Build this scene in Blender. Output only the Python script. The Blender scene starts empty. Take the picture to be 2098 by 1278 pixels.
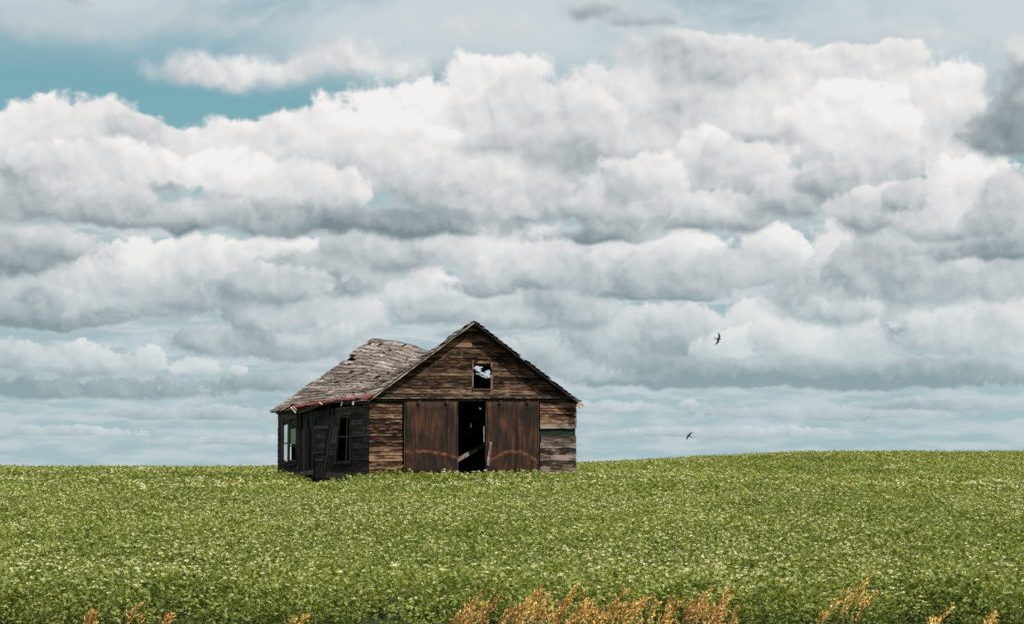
import bpy, math, random
from mathutils import Vector, Matrix, noise as mnoise

random.seed(11)
scene = bpy.context.scene
COL = scene.collection
R = math.radians

# ------------------------------------------------------------------ camera
FPX = 5000.0                      # focal length in photograph pixels
CAMZ = 3.0
PITCH = math.atan(361.0 / FPX)
cam_d = bpy.data.cameras.new('camera')
cam = bpy.data.objects.new('camera', cam_d)
COL.objects.link(cam)
cam.location = (0, 0, CAMZ)
cam.rotation_euler = (R(90) + PITCH, 0, 0)
cam_d.sensor_width = 36.0
cam_d.lens = FPX / 2098.0 * 36.0
cam_d.clip_start = 0.5
cam_d.clip_end = 20000
scene.camera = cam
CAM = Vector((0, 0, CAMZ))


def ray(px, py):
    """direction of sight through a photograph pixel (used to take measurements)"""
    a, b = (px - 1049) / FPX, (639 - py) / FPX
    c, s = math.cos(PITCH), math.sin(PITCH)
    return Vector((a, c - b * s, s + b * c))


def project(p):
    d = p - CAM
    c, s = math.cos(PITCH), math.sin(PITCH)
    dep = d.y * c + d.z * s
    return 1049 + FPX * d.x / dep, 639 - FPX * (-d.y * s + d.z * c) / dep


# ------------------------------------------------------------------ barn frame (needed for the sun)
PHI = R(22)                       # the barn is turned 22 degrees to the line of sight
SUN_EL = R(53)
SUN_AZ = PHI + R(27)              # right of the direction towards the camera
SUN_DIR = Vector((math.cos(SUN_EL) * math.sin(SUN_AZ), -math.cos(SUN_EL) * math.cos(SUN_AZ), math.sin(SUN_EL)))


# ------------------------------------------------------------------ node helper
class NB:
    def __init__(s, tree):
        s.t = tree
        s.n = tree.nodes
        s.l = tree.links

    def new(s, typ, **kw):
        n = s.n.new(typ)
        for k, v in kw.items():
            setattr(n, k, v)
        return n

    def put(s, sock, v):
        if v is None:
            return
        if isinstance(v, bpy.types.NodeSocket):
            s.l.new(v, sock)
        else:
            sock.default_value = v

    def math(s, op, a, b=None, c=None, clamp=False):
        n = s.new('ShaderNodeMath', operation=op, use_clamp=clamp)
        s.put(n.inputs[0], a); s.put(n.inputs[1], b); s.put(n.inputs[2], c)
        return n.outputs[0]

    def vec(s, op, a, b=None, c=None):
        n = s.new('ShaderNodeVectorMath', operation=op)
        s.put(n.inputs[0], a)
        if op == 'SCALE':
            s.put(n.inputs['Scale'], b)
        else:
            s.put(n.inputs[1], b); s.put(n.inputs[2], c)
        return n.outputs['Value'] if op in ('LENGTH', 'DOT_PRODUCT', 'DISTANCE') else n.outputs[0]

    def comb(s, x, y, z):
        n = s.new('ShaderNodeCombineXYZ')
        for i, v in enumerate((x, y, z)):
            s.put(n.inputs[i], v)
        return n.outputs[0]

    def sep(s, v):
        n = s.new('ShaderNodeSeparateXYZ')
        s.put(n.inputs[0], v)
        return n.outputs

    def noise(s, v, scale, detail=4, rough=.5, dist=0, color=False, lac=2.0, dim='3D'):
        n = s.new('ShaderNodeTexNoise', noise_dimensions=dim)
        s.put(n.inputs['Vector'], v)
        n.inputs['Scale'].default_value = scale
        n.inputs['Detail'].default_value = detail
        n.inputs['Roughness'].default_value = rough
        n.inputs['Distortion'].default_value = dist
        n.inputs['Lacunarity'].default_value = lac
        return n.outputs['Color' if color else 0]

    def voro(s, v, scale, detail=0, rough=.5, smooth=.6):
        n = s.new('ShaderNodeTexVoronoi', feature='SMOOTH_F1', normalize=True, voronoi_dimensions='2D')
        s.put(n.inputs['Vector'], v)
        n.inputs['Scale'].default_value = scale
        n.inputs['Detail'].default_value = detail
        n.inputs['Roughness'].default_value = rough
        n.inputs['Smoothness'].default_value = smooth
        return n.outputs['Distance']

    def range(s, v, a, b, c=0., d=1., smooth=True):
        n = s.new('ShaderNodeMapRange', interpolation_type='SMOOTHSTEP' if smooth else 'LINEAR')
        s.put(n.inputs[0], v)
        for i, q in enumerate((a, b, c, d)):
            s.put(n.inputs[i + 1], q)
        return n.outputs[0]

    def mix(s, f, a, b, mode='MIX'):
        n = s.new('ShaderNodeMix', data_type='RGBA', blend_type=mode)
        s.put(n.inputs[0], f); s.put(n.inputs[6], a); s.put(n.inputs[7], b)
        return n.outputs[2]

    def ramp(s, f, stops, interp='LINEAR'):
        n = s.new('ShaderNodeValToRGB')
        n.color_ramp.interpolation = interp
        el = n.color_ramp.elements
        while len(el) < len(stops):
            el.new(.5)
        for e, (p, c) in zip(el, stops):
            e.position = min(1., p)
            e.color = (*c, 1) if len(c) == 3 else c
        s.put(n.inputs[0], f)
        return n.outputs[0]


def srgb(r, g, b):
    f = lambda c: c / 12.92 if c <= .04045 else ((c + .055) / 1.055) ** 2.4
    return tuple(f(c / 255.) for c in (r, g, b))


# ------------------------------------------------------------------ world: Nishita sky and drifting cumulus rows
world = bpy.data.worlds.new('World')
scene.world = world
world.use_nodes = True
world.node_tree.nodes.clear()
N = NB(world.node_tree)
out = N.new('ShaderNodeOutputWorld')
sky = N.new('ShaderNodeTexSky', sky_type='NISHITA')
sky.sun_disc = False
sky.sun_elevation = SUN_EL
sky.sun_rotation = R(180) - SUN_AZ
sky.air_density = 1.0
sky.dust_density = 1.6
sky.ozone_density = 2.2
blue = N.mix(1.0, N.vec('SCALE', sky.outputs[0], .10), (.76, 1.06, .90, 1), 'MULTIPLY')

tc = N.new('ShaderNodeTexCoord')
D3 = N.vec('NORMALIZE', tc.outputs['Generated'])
dx, dy, dz = N.sep(D3)
AZ = N.math('MULTIPLY', N.math('ARCTAN2', dx, dy), 50.)           # one unit = 0.02 rad
EL = N.math('MULTIPLY', N.math('ARCSINE', dz), 50.)
P0 = N.comb(AZ, EL, 0.)

w1 = N.vec('SUBTRACT', N.noise(P0, .55, 2, .5, color=True, dim='2D'), (.5, .5, .5))
w2 = N.vec('SUBTRACT', N.noise(P0, 2.2, 5, .55, color=True, dim='2D'), (.5, .5, .5))
near = N.range(EL, .5, 7.5, .28, 1.0)                                # low clouds are far away, so their lumps are small
PW = N.vec('ADD', N.vec('SCALE', N.vec('MULTIPLY', w1, (1.6, .60, 0.)), near), P0)
PW = N.vec('ADD', N.vec('SCALE', N.vec('MULTIPLY', w2, (.36, .24, 0.)), near), PW)
PB = N.vec('MULTIPLY_ADD', w2, (.30, .24, 0.), P0)


def billow(p):
    return N.math('SUBTRACT', 1., N.voro(p, .95, 2.0, .5, .5))


B0 = billow(PB)
B1 = billow(N.vec('ADD', PB, (.12, .26, 0.)))
EMB = N.math('SUBTRACT', B0, B1)                                   # billows catch the light from upper right
F0 = N.noise(PB, 1.3, 8, .58, dim='2D')
F1 = N.noise(N.vec('ADD', PB, (.10, .20, 0.)), 1.3, 7, .5, dim='2D')
EMF = N.math('SUBTRACT', F0, F1)
TONE = N.math('MULTIPLY_ADD', N.noise(P0, .42, 2, .5, dim='2D'), .44, -.22)      # some billows stand in the shade of others
RELIEF = N.math('ADD', N.math('ADD', N.math('MULTIPLY', EMB, .26), TONE), N.math('MULTIPLY', EMF, .62))
F2 = N.math('MULTIPLY', N.math('SUBTRACT', N.noise(P0, 4.2, 5, .6, dim='2D'), .5), N.math('SUBTRACT', 1.1, near))   # finer lumps far away
RELIEF = N.math('MULTIPLY_ADD', F2, .35, RELIEF)
EDGE = N.math('ADD', N.math('MULTIPLY_ADD', B0, .55, -.36), N.math('MULTIPLY_ADD', F0, .9, -.45))
EDGE = N.math('MULTIPLY_ADD', F2, 1.3, EDGE)

# every direction: broken cloud over the blue, stretched flat towards the horizon
q = N.vec('MULTIPLY', D3, (9., 9., 26.))
qw = N.vec('MULTIPLY_ADD', N.vec('SUBTRACT', N.noise(q, 1.6, 4, .6, color=True), (.5, .5, .5)), (.6, .6, .6), q)
gen = N.noise(qw, .62, 8, .55)
gen2 = N.noise(N.vec('ADD', qw, (.03, -.03, .22)), .62, 8, .55)
thin = N.range(dz, .18, .55, 0., .10)                              # seen from below the clouds stand farther apart than edge-on
gcov = N.range(N.math('SUBTRACT', gen, thin), .40, .56)
away = N.range(EL, 10.5, 14.)
gcov = N.math('MULTIPLY', gcov, away)
gsh = N.math('MULTIPLY_ADD', N.math('SUBTRACT', gen, gen2), 1.6, .62)


def shade(v, T=N):
    return T.ramp(v, [(0.0, srgb(122, 138, 142)), (.22, srgb(157, 167, 171)), (.45, srgb(193, 198, 201)),
                      (.68, srgb(220, 220, 221)), (1.06, srgb(243, 241, 239))])


skycol = N.mix(N.math('MULTIPLY', gcov, .93), blue, shade(gsh))

# low flat streaks just above the horizon
ps = N.vec('MULTIPLY', N.vec('MULTIPLY_ADD', w2, (.4, .10, 0.), P0), (.42, 2.2, 0.))
st = N.noise(ps, 1.7, 6, .55, dim='2D')
scol = N.mix(N.range(st, .36, .66), (*srgb(164, 186, 191), 1), (*srgb(208, 213, 216), 1))
skycol = N.mix(N.range(EL, 4.9, 6.4, 1., 0.), skycol, scol)

FOLD = math.pi * 50 / 14                          # the rows of cumulus go on all round the horizon


def fold(a_):
    return N.math('SUBTRACT', N.math('PINGPONG', N.math('ADD', a_, FOLD), 2 * FOLD), FOLD)


AZF = fold(AZ)
P3 = N.comb(fold(N.sep(PW)[0]), N.sep(PW)[1], N.sep(PW)[1])


def puff_group():
    g = bpy.data.node_groups.new('cloud_billow', 'ShaderNodeTree')
    it = g.interface
    for nm, ty in (('P', 'NodeSocketVector'), ('Edge', 'NodeSocketFloat'), ('Relief', 'NodeSocketFloat'), ('Below', 'NodeSocketVector'), ('Scale', 'NodeSocketVector'), ('Bias', 'NodeSocketVector'),
                   ('Light', 'NodeSocketFloat'), ('Fall', 'NodeSocketVector'), ('Soft', 'NodeSocketFloat'), ('Opacity', 'NodeSocketFloat')):
        it.new_socket(nm, in_out='INPUT', socket_type=ty)
    it.new_socket('Vector', in_out='OUTPUT', socket_type='NodeSocketVector')
    G = NB(g)
    i = G.new('NodeGroupInput').outputs
    o = G.new('NodeGroupOutput').inputs
    pos = G.vec('MULTIPLY_ADD', i['Below'], (1e-9, 1e-9, 1e-9), i['P'])   # keeps the billows in order, far to near
    v = G.vec('MULTIPLY_ADD', pos, i['Scale'], i['Bias'])
    v = G.vec('MAXIMUM', v, (-99., 0., 0.))
    vz = G.vec('DOT_PRODUCT', v, (0., 0., 1.))                             # the base is flat and soft, the top lumpy and crisp
    m = G.math('SUBTRACT', G.math('MULTIPLY', i['Edge'], G.math('MULTIPLY_ADD', vz, -.6, 1., clamp=True)), G.vec('LENGTH', v))
    a = G.range(m, -1., G.math('MULTIPLY_ADD', vz, .35, i['Soft']), 0., i['Opacity'])
    sh = G.math('ADD', G.vec('DOT_PRODUCT', v, i['Fall']), i['Light'])
    mx = G.new('ShaderNodeMix', data_type='VECTOR')
    G.put(mx.inputs[0], a); G.put(mx.inputs[4], i['Below'])
    G.l.new(G.comb(G.math('ADD', sh, i['Relief']), 1., 0.), mx.inputs[5])
    G.l.new(mx.outputs[1], o[0])
    return g


PUFF_GROUP = puff_group()
CLOUD = N.comb(.6, 0., 0.)          # x: how light the cloud is, y: how much of the sky it covers


def puff(x, y, rx, rt, rb, b=.75, k=.42, soft=.26, op=1.):
    """one billow of a cloud: middle x, y, half width, height of top and depth of base in photo pixels; b light, k fall-off to its base"""
    global CLOUD
    d = ray(x, y).normalized()
    cx, cy = math.atan2(d.x, d.y) * 50, math.asin(d.z) * 50
    if b < .48 and soft < .5:
        soft, b = .50, b + .04
    sx, st_, sb = 100. / rx, 100. / rt, 100. / rb
    n = N.new('ShaderNodeGroup', node_tree=PUFF_GROUP)
    for key, val in (('P', P3), ('Edge', EDGE), ('Relief', RELIEF), ('Below', CLOUD), ('Scale', (sx, st_, -sb)), ('Bias', (-cx * sx, -cy * st_, cy * sb)),
                     ('Light', b - .09), ('Fall', (.12, .24, -k * 1.2)), ('Soft', soft - 1.), ('Opacity', op)):
        N.put(n.inputs[key], val)
    CLOUD = n.outputs[0]


PUFFS = [
    # rows near the horizon: flat, pale, dark-based
    (1150, 835, 240, 20, 14, .50, .2), (1700, 850, 300, 20, 14, .55, .2), (420, 850, 260, 20, 14, .52, .2), (1950, 830, 200, 18, 14, .50, .2), (100, 885, 200, 16, 10, .6, .2), (1500, 890, 260, 16, 10, .6, .2), (500, 905, 240, 14, 10, .6, .2),
    (1420, 786, 340, 40, 24, .0, .12), (1800, 782, 440, 42, 26, -.04, .12), (1270, 775, 140, 30, 22, .34, .2), (140, 802, 430, 40, 24, .06, .14), (560, 792, 260, 36, 20, .30, .14), (1850, 750, 70, 30, 30, .5, .3),
    (1180, 755, 120, 34, 34, .6, .3), (1090, 725, 130, 40, 44, .6, .3), (50, 730, 180, 40, 44, .62, .35), (180, 748, 150, 34, 30, .58, .4), (285, 742, 60, 34, 28, .82, .4), (390, 752, 60, 24, 20, .88, .35), (480, 762, 22, 14, 10, .80, .3),
    (450, 700, 160, 40, 40, .42, .3), (620, 715, 180, 50, 44, .48, .3),
    (1320, 690, 150, 64, 90, .64, .5), (1230, 680, 120, 70, 80, .68, .4), (1420, 680, 110, 70, 80, .62, .5), (1545, 650, 74, 60, 100, .84, .4), (1500, 715, 84, 46, 44, .84, .3), (1610, 690, 74, 46, 60, .84, .4),
    (1690, 700, 84, 44, 56, .86, .4), (1790, 676, 104, 62, 84, .92, .45), (1862, 640, 60, 60, 100, .62, .3), (1960, 690, 140, 66, 64, .74, .4), (2075, 640, 100, 100, 130, .80, .4),
    (1610, 752, 280, 26, 44, .26, .3), (1920, 756, 260, 28, 44, .30, .3), (1420, 754, 190, 30, 44, .24, .3),
    (560, 655, 110, 60, 70, .50, .3), (700, 630, 110, 70, 90, .74, .5), (640, 700, 140, 40, 40, .46, .3), (860, 600, 100, 66, 70, .84, .7), (960, 640, 140, 56, 46, .58, .3), (1080, 650, 110, 50, 40, .66, .4), (1180, 620, 140, 70, 60, .66, .4),
    # middle row
    (100, 570, 170, 90, 90, 0.79, .5), (30, 640, 150, 56, 44, 0.46, .4), (190, 550, 100, 60, 100, 0.91, .5), (290, 528, 80, 60, 120, 0.99, .5), (380, 555, 110, 76, 110, 0.89, .6), (470, 536, 110, 60, 110, 0.93, .6), (100, 610, 70, 30, 26, 0.34, .2),
    (240, 638, 220, 44, 40, 0.40, .3), (110, 662, 180, 24, 20, 0.24, .2), (420, 618, 140, 44, 36, 0.46, .4), (580, 520, 120, 48, 80, 0.89, .4), (690, 555, 170, 50, 70, 0.50, .3), (810, 515, 170, 44, 60, 0.58, .3), (560, 590, 130, 50, 50, 0.50, .3),
    (1010, 510, 190, 80, 70, 0.85, .5), (1120, 545, 160, 80, 60, 0.83, .5), (1000, 588, 120, 34, 20, 0.34, .3), (1230, 510, 150, 60, 80, 0.81, .4), (1420, 512, 90, 54, 66, 0.97, .4), (1260, 565, 150, 60, 60, 0.71, .4), (1370, 565, 150, 64, 50, 0.58, .5), (1370, 604, 160, 26, 14, 0.16, .2),
    (1580, 516, 66, 54, 56, 0.97, .4), (1510, 555, 120, 54, 50, 0.58, .3), (1740, 505, 120, 70, 90, 0.89, .4), (1650, 590, 150, 64, 70, 0.46, .3), (1880, 560, 220, 90, 90, 0.48, .3), (2040, 560, 140, 80, 70, 0.56, .3), (1700, 640, 120, 40, 40, 0.42, .3),
    (60, 505, 190, 44, 76, 0.50, .5),
    # the big near row, left
    (480, 300, 200, 70, 170, .84, .2), (620, 285, 130, 70, 160, .86, .2), (50, 280, 220, 80, 170, .84, .5), (210, 268, 170, 60, 160, .86, .5), (310, 300, 100, 66, 160, .62, .4), (180, 345, 190, 64, 110, .80, .8), (70, 430, 240, 90, 52, .40, .30), (270, 440, 180, 64, 42, .36, .3),
    (840, 225, 200, 70, 170, .96, .2), (1010, 205, 130, 100, 210, .90, .3), (1080, 230, 60, 90, 150, .78, .4), (740, 300, 130, 120, 150, .98, .55), (880, 330, 170, 90, 140, .88, .55), (480, 385, 150, 84, 84, .92, .7), (620, 400, 160, 74, 84, .80, .7), (1060, 370, 170, 90, 100, .74, .5), (400, 450, 130, 50, 40, .50, .4),
    (640, 462, 340, 40, 36, .36, .30), (850, 468, 280, 44, 32, .24, .3), (1010, 430, 170, 50, 40, .46, .4), (1000, 290, 110, 44, 40, .38, .2, .8, .8),
    # the big near row, right
    (1380, 230, 340, 120, 190, .78, .15), (1650, 200, 310, 110, 220, .82, .15), (1880, 215, 240, 100, 220, .86, .2), (1160, 250, 150, 90, 180, .78, .3), (1480, 110, 270, 50, 90, .70, .2), (1760, 118, 180, 36, 60, .86, .2), (1750, 265, 160, 100, 150, .92, .3),
    (1180, 310, 170, 60, 60, .44, .2, .8, .8), (1395, 215, 60, 26, 24, .38, .2, 1.2, .6), (1590, 280, 90, 30, 26, .34, .2, 1.2, .7), (1280, 430, 170, 96, 66, .72, .6), (1430, 325, 100, 64, 120, .88, .5), (1320, 370, 100, 66, 90, .82, .5), (1530, 350, 110, 64, 110, .76, .5),
    (1470, 440, 190, 64, 52, .68, .6), (1630, 405, 120, 76, 66, .72, .6), (1220, 484, 150, 40, 20, .30, .3), (1740, 375, 140, 64, 70, .56, .3), (1790, 440, 110, 64, 54, .74, .6), (1960, 365, 100, 60, 80, 1.0, .4), (1890, 410, 110, 44, 54, .68, .4), (1960, 455, 130, 64, 46, .72, .6), (2070, 440, 110, 90, 90, .60, .4), (2040, 515, 150, 40, 22, .28, .3),
    # near grey cloud leaving the picture at the right, high veils
    (2060, 290, 140, 80, 56, .22, .2), (2110, 190, 110, 120, 150, .40, .5, .6), (2105, 120, 80, 70, 80, .66, .3, .6),
    (430, 148, 190, 44, 38, .80, .2, .7, .95), (560, 150, 160, 50, 44, .80, .2, .9, .9), (740, 135, 220, 64, 46, .80, .2, .9, .95), (100, 60, 260, 40, 50, .52, .1, 1.2, .6), (420, 50, 260, 40, 50, .66, .1, 1.3, .6), (1000, 60, 300, 60, 50, .70, .1, 1.2, .6), (1900, 60, 260, 40, 60, .66, .1, 1.2, .6), (1230, 20, 120, 40, 40, .22, .2, .9, .8), (1330, 45, 90, 24, 24, .30, .1, .9, .7), (150, 5, 80, 24, 22, .3, .1, .9, .7),
]
veil = N.noise(N.vec('MULTIPLY', PW, (.16, .42, 0.)), 1.1, 6, .55, .5, dim='2D')
skycol = N.mix(N.math('MULTIPLY', N.range(veil, .20, .58, .35, 1.), N.range(N.math('MULTIPLY_ADD', AZF, .09, EL), 7.3, 9.2, 0., .95)), skycol, (*srgb(204, 213, 218), 1))
# air light: distant cloud takes the pale teal of the horizon
HAZE = N.range(EL, .2, 6.5, .52, 0.)
HAZE_COL = (*srgb(168, 195, 200), 1)


def cloudy(part):
    """sky seen through the given billows, far ones first"""
    global CLOUD
    CLOUD = CLEAR
    for p in part:
        puff(*p)
    c = skycol
    if part:
        cl = N.sep(CLOUD)
        c = N.mix(cl[1], skycol, shade(cl[0]))
    n = N.new('ShaderNodeBackground')
    N.l.new(N.mix(HAZE, c, HAZE_COL), n.inputs[0])
    return n.outputs[0]


def either(f, a_, b_):
    n = N.new('ShaderNodeMixShader')
    N.put(n.inputs[0], f)
    N.l.new(a_, n.inputs[1]); N.l.new(b_, n.inputs[2])
    return n.outputs[0]


def reaches(p, x0, x1, y0, y1):
    x, y, rx, rt, rb = p[:5]
    return x + 1.35 * rx + 90 > x0 and x - 1.35 * rx - 90 < x1 and y + 1.35 * rb + 45 > y0 and y - 1.35 * rt - 45 < y1


CLEAR = CLOUD
YS, XS = [460, 640], [700, 1400]                 # the billows are only worked out where they can be seen
bands = []
for (y0, y1) in ((-999, YS[0]), (YS[0], YS[1]), (YS[1], 9999)):
    cols = [cloudy([p for p in PUFFS if reaches(p, x0, x1, y0, y1)]) for (x0, x1) in ((-999, XS[0]), (XS[0], XS[1]), (XS[1], 9999))]
    f1 = N.math('GREATER_THAN', AZF, math.atan((XS[0] - 1049) / FPX) * 50)
    f2 = N.math('GREATER_THAN', AZF, math.atan((XS[1] - 1049) / FPX) * 50)
    bands.append(either(f2, either(f1, cols[0], cols[1]), cols[2]))
el_of = lambda y: math.asin(ray(1049, y).normalized().z) * 50
surf = either(N.math('GREATER_THAN', EL, el_of(YS[0])), either(N.math('GREATER_THAN', EL, el_of(YS[1])), bands[2], bands[1]), bands[0])
seen = N.math('MULTIPLY', N.math('LESS_THAN', EL, 13.5), N.math('GREATER_THAN', EL, -1.))
N.l.new(either(seen, cloudy([]), surf), out.inputs[0])
world.cycles.sampling_method = 'MANUAL'
world.cycles.sample_map_resolution = 512

# ------------------------------------------------------------------ sun, exposure
sun_d = bpy.data.lights.new('sun', 'SUN')
sun_d.energy = 5.0
sun_d.angle = R(.6)
sun_d.color = (1.0, .95, .86)
sun = bpy.data.objects.new('sun', sun_d)
COL.objects.link(sun)
sun.rotation_euler = SUN_DIR.to_track_quat('Z', 'Y').to_euler()
sun.location = (20, -20, 60)
vs = scene.view_settings
vs.view_transform = 'Standard'
vs.look = 'None'
vs.exposure = 0
vs.gamma = 1
vs.use_curve_mapping = False
scene.cycles.use_denoising = True
#--SPLIT--
scene.cycles.use_adaptive_sampling = True
scene.cycles.adaptive_threshold = .02
scene.cycles.max_bounces = 6
scene.cycles.diffuse_bounces = 3
scene.cycles.transparent_max_bounces = 12
scene.cycles.caustics_reflective = False
scene.cycles.caustics_refractive = False


# ------------------------------------------------------------------ materials
def material(name, rough=.9):
    m = bpy.data.materials.new(name)
    m.use_nodes = True
    T = NB(m.node_tree)
    b = T.n['Principled BSDF']
    b.inputs['Roughness'].default_value = rough
    b.inputs['Specular IOR Level'].default_value = .15
    return m, T, b


def bump(T, b, h, strength, dist):
    n = T.new('ShaderNodeBump')
    n.inputs['Strength'].default_value = strength
    n.inputs['Distance'].default_value = dist
    T.l.new(h, n.inputs['Height'])
    T.l.new(n.outputs[0], b.inputs['Normal'])


def wood(name, dark, mid, light, stain=None, stain_amt=0., knots=.3, grain=30., bare_amt=.7):
    """weathered board: grain runs along U, each board shifted to a grain and tone of its own"""
    m, T, b = material(name)
    uv = T.new('ShaderNodeUVMap').outputs[0]
    rnd = T.new('ShaderNodeObjectInfo').outputs['Random']
    off = T.comb(T.math('MULTIPLY', rnd, 37.), T.math('MULTIPLY', rnd, 91.), T.math('MULTIPLY', rnd, 53.))
    p = T.vec('ADD', uv, off)
    g = T.noise(T.vec('MULTIPLY', p, (1.3, grain, 1.)), 1., 6, .62, .5)
    wide = T.noise(T.vec('MULTIPLY', p, (1.5, 9., 1.)), 1., 4, .6, .8)
    blot = T.noise(T.vec('MULTIPLY', p, (2.2, 5.5, 1.)), 1., 5, .65)
    k = T.math('ADD', T.math('MULTIPLY', g, .35), T.math('MULTIPLY', wide, .65))
    k = T.math('ADD', k, T.math('MULTIPLY_ADD', rnd, .26, -.145))
    k = T.math('ADD', k, T.math('MULTIPLY_ADD', blot, .50, -.25))
    c = T.ramp(k, [(.36, dark), (.50, mid), (.66, light)])
    bare = T.range(T.noise(T.vec('MULTIPLY', p, (1.6, 15., 1.)), 1., 4, .6, .6), .60, .72)
    c = T.mix(T.math('MULTIPLY', bare, bare_amt), c, (*[min(.7, q * 1.5) for q in light], 1))
    if stain:
        sm = T.math('MULTIPLY', T.range(blot, .50, .68), T.range(wide, .42, .6))
        c = T.mix(T.math('MULTIPLY', sm, stain_amt), c, (*stain, 1))
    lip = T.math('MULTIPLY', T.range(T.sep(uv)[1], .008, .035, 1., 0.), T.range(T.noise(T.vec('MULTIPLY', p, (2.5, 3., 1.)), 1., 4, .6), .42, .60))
    c = T.mix(T.math('MULTIPLY', lip, bare_amt), c, (*[min(.7, q * 1.6) for q in light], 1))      # pale lower edge: wear, with caught sunlight put into the colour
    kn = T.range(T.noise(T.vec('MULTIPLY', p, (5., 9., 1.)), 1., 2, .5), .26, .36, 1., 0.)
    c = T.mix(T.math('MULTIPLY', kn, knots), c, (*[q * .35 for q in dark], 1))
    T.l.new(c, b.inputs['Base Color'])
    bump(T, b, g, .6, .012)
    return m


M = {}
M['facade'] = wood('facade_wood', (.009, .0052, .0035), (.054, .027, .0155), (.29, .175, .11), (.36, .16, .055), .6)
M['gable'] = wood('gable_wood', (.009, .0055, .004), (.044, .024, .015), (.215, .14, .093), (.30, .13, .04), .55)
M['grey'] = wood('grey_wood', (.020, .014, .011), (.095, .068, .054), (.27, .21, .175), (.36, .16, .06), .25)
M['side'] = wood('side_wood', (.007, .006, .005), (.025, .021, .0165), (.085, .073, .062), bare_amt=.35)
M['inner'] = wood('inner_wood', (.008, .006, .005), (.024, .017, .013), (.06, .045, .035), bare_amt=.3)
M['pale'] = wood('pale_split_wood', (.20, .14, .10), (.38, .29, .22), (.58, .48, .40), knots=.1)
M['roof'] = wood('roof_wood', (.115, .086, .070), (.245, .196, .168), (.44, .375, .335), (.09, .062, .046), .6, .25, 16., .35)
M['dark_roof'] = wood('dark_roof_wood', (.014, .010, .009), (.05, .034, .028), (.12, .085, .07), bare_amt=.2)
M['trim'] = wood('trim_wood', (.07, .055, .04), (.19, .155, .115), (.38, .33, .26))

m, T, b = material('green_felt')
uvn = T.new('ShaderNodeTexCoord').outputs['Object']
c = T.ramp(T.noise(uvn, 2.2, 5, .6), [(.35, (.012, .022, .016)), (.55, (.010, .028, .016)), (.7, (.014, .042, .022))])
T.l.new(c, b.inputs['Base Color'])
M['felt'] = m

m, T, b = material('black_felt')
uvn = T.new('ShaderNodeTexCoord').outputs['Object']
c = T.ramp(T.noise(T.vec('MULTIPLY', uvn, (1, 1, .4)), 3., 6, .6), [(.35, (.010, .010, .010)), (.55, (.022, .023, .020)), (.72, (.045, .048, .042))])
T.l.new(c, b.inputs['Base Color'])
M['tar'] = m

m, T, b = material('red_paper')
uvn = T.new('ShaderNodeTexCoord').outputs['Object']
c = T.ramp(T.noise(uvn, 4., 5, .6), [(.3, (.10, .025, .02)), (.5, (.22, .04, .035)), (.7, (.28, .09, .075))])
T.l.new(c, b.inputs['Base Color'])
M['red'] = m

m, T, b = material('dark_iron', .7)
b.inputs['Metallic'].default_value = .3
uvn = T.new('ShaderNodeTexCoord').outputs['Object']
T.l.new(T.ramp(T.noise(uvn, 9., 4, .6), [(.35, (.018, .014, .012)), (.7, (.08, .045, .03))]), b.inputs['Base Color'])
M['iron'] = m


def rusty(name, arc, sgn):
    """old door sheet: rust runs down it, and something swinging has scraped a bright arc low on it"""
    m, T, b = material(name, .8)
    uv = T.new('ShaderNodeUVMap').outputs[0]
    rnd = T.new('ShaderNodeObjectInfo').outputs['Random']
    p = T.vec('ADD', uv, T.comb(T.math('MULTIPLY', rnd, 5.), T.math('MULTIPLY', rnd, 7.), 0.))
    runs = T.noise(T.vec('MULTIPLY', p, (13., .8, 1.)), 1., 6, .62, .4)
    blot = T.noise(T.vec('MULTIPLY', p, (2.4, 1.3, 1.)), 1., 6, .6, .5)
    fine = T.noise(T.vec('MULTIPLY', p, (60., 14., 1.)), 1., 4, .65)
    k = T.math('ADD', T.math('MULTIPLY', runs, .5), T.math('ADD', T.math('MULTIPLY', blot, .5), T.math('MULTIPLY_ADD', fine, .16, -.08)))
    c = T.ramp(k, [(.38, (.011, .009, .008)), (.48, (.024, .015, .012)), (.56, (.056, .026, .015)), (.70, (.145, .060, .027))])
    xs, ys, _ = T.sep(uv)
    ax = T.math('DIVIDE', T.math('SUBTRACT', xs, arc[0]), arc[1])
    line = T.math('MULTIPLY_ADD', T.math('MULTIPLY', ax, ax), -arc[3], arc[2])
    wob = T.math('MULTIPLY_ADD', T.noise(T.vec('MULTIPLY', uv, (6., 3., 1.)), 1., 3), .10, -.05)
    dd = T.math('ABSOLUTE', T.math('SUBTRACT', T.math('ADD', ys, wob), line))
    band = T.math('MULTIPLY', T.range(dd, .005, .09, 1., 0.), T.range(T.noise(T.vec('MULTIPLY', uv, (5., 9., 1.)), 1., 5, .65), .36, .70))
    c = T.mix(T.math('MULTIPLY', band, 1.), c, (.24, .088, .034, 1))
    T.l.new(c, b.inputs['Base Color'])
    bump(T, b, runs, .35, .01)
    return m


m, T, b = material('window_glass', .06)
T.n.remove(b)
fr = T.new('ShaderNodeFresnel')
fr.inputs[0].default_value = 1.5
tr = T.new('ShaderNodeBsdfTransparent')
tr.inputs[0].default_value = (.80, .85, .87, 1)
gl = T.new('ShaderNodeBsdfGlossy')
gl.inputs['Roughness'].default_value = .05
mx = T.new('ShaderNodeMixShader')
T.l.new(fr.outputs[0], mx.inputs[0]); T.l.new(tr.outputs[0], mx.inputs[1]); T.l.new(gl.outputs[0], mx.inputs[2])
T.l.new(mx.outputs[0], T.n['Material Output'].inputs[0])
M['glass'] = m
m, T, b = material('green_reflection_glass', .25)
b.inputs['Base Color'].default_value = (.10, .15, .05, 1)  # green reflection of the field, put into the base colour
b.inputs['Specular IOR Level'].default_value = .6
M['reflection_glass'] = m


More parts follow.
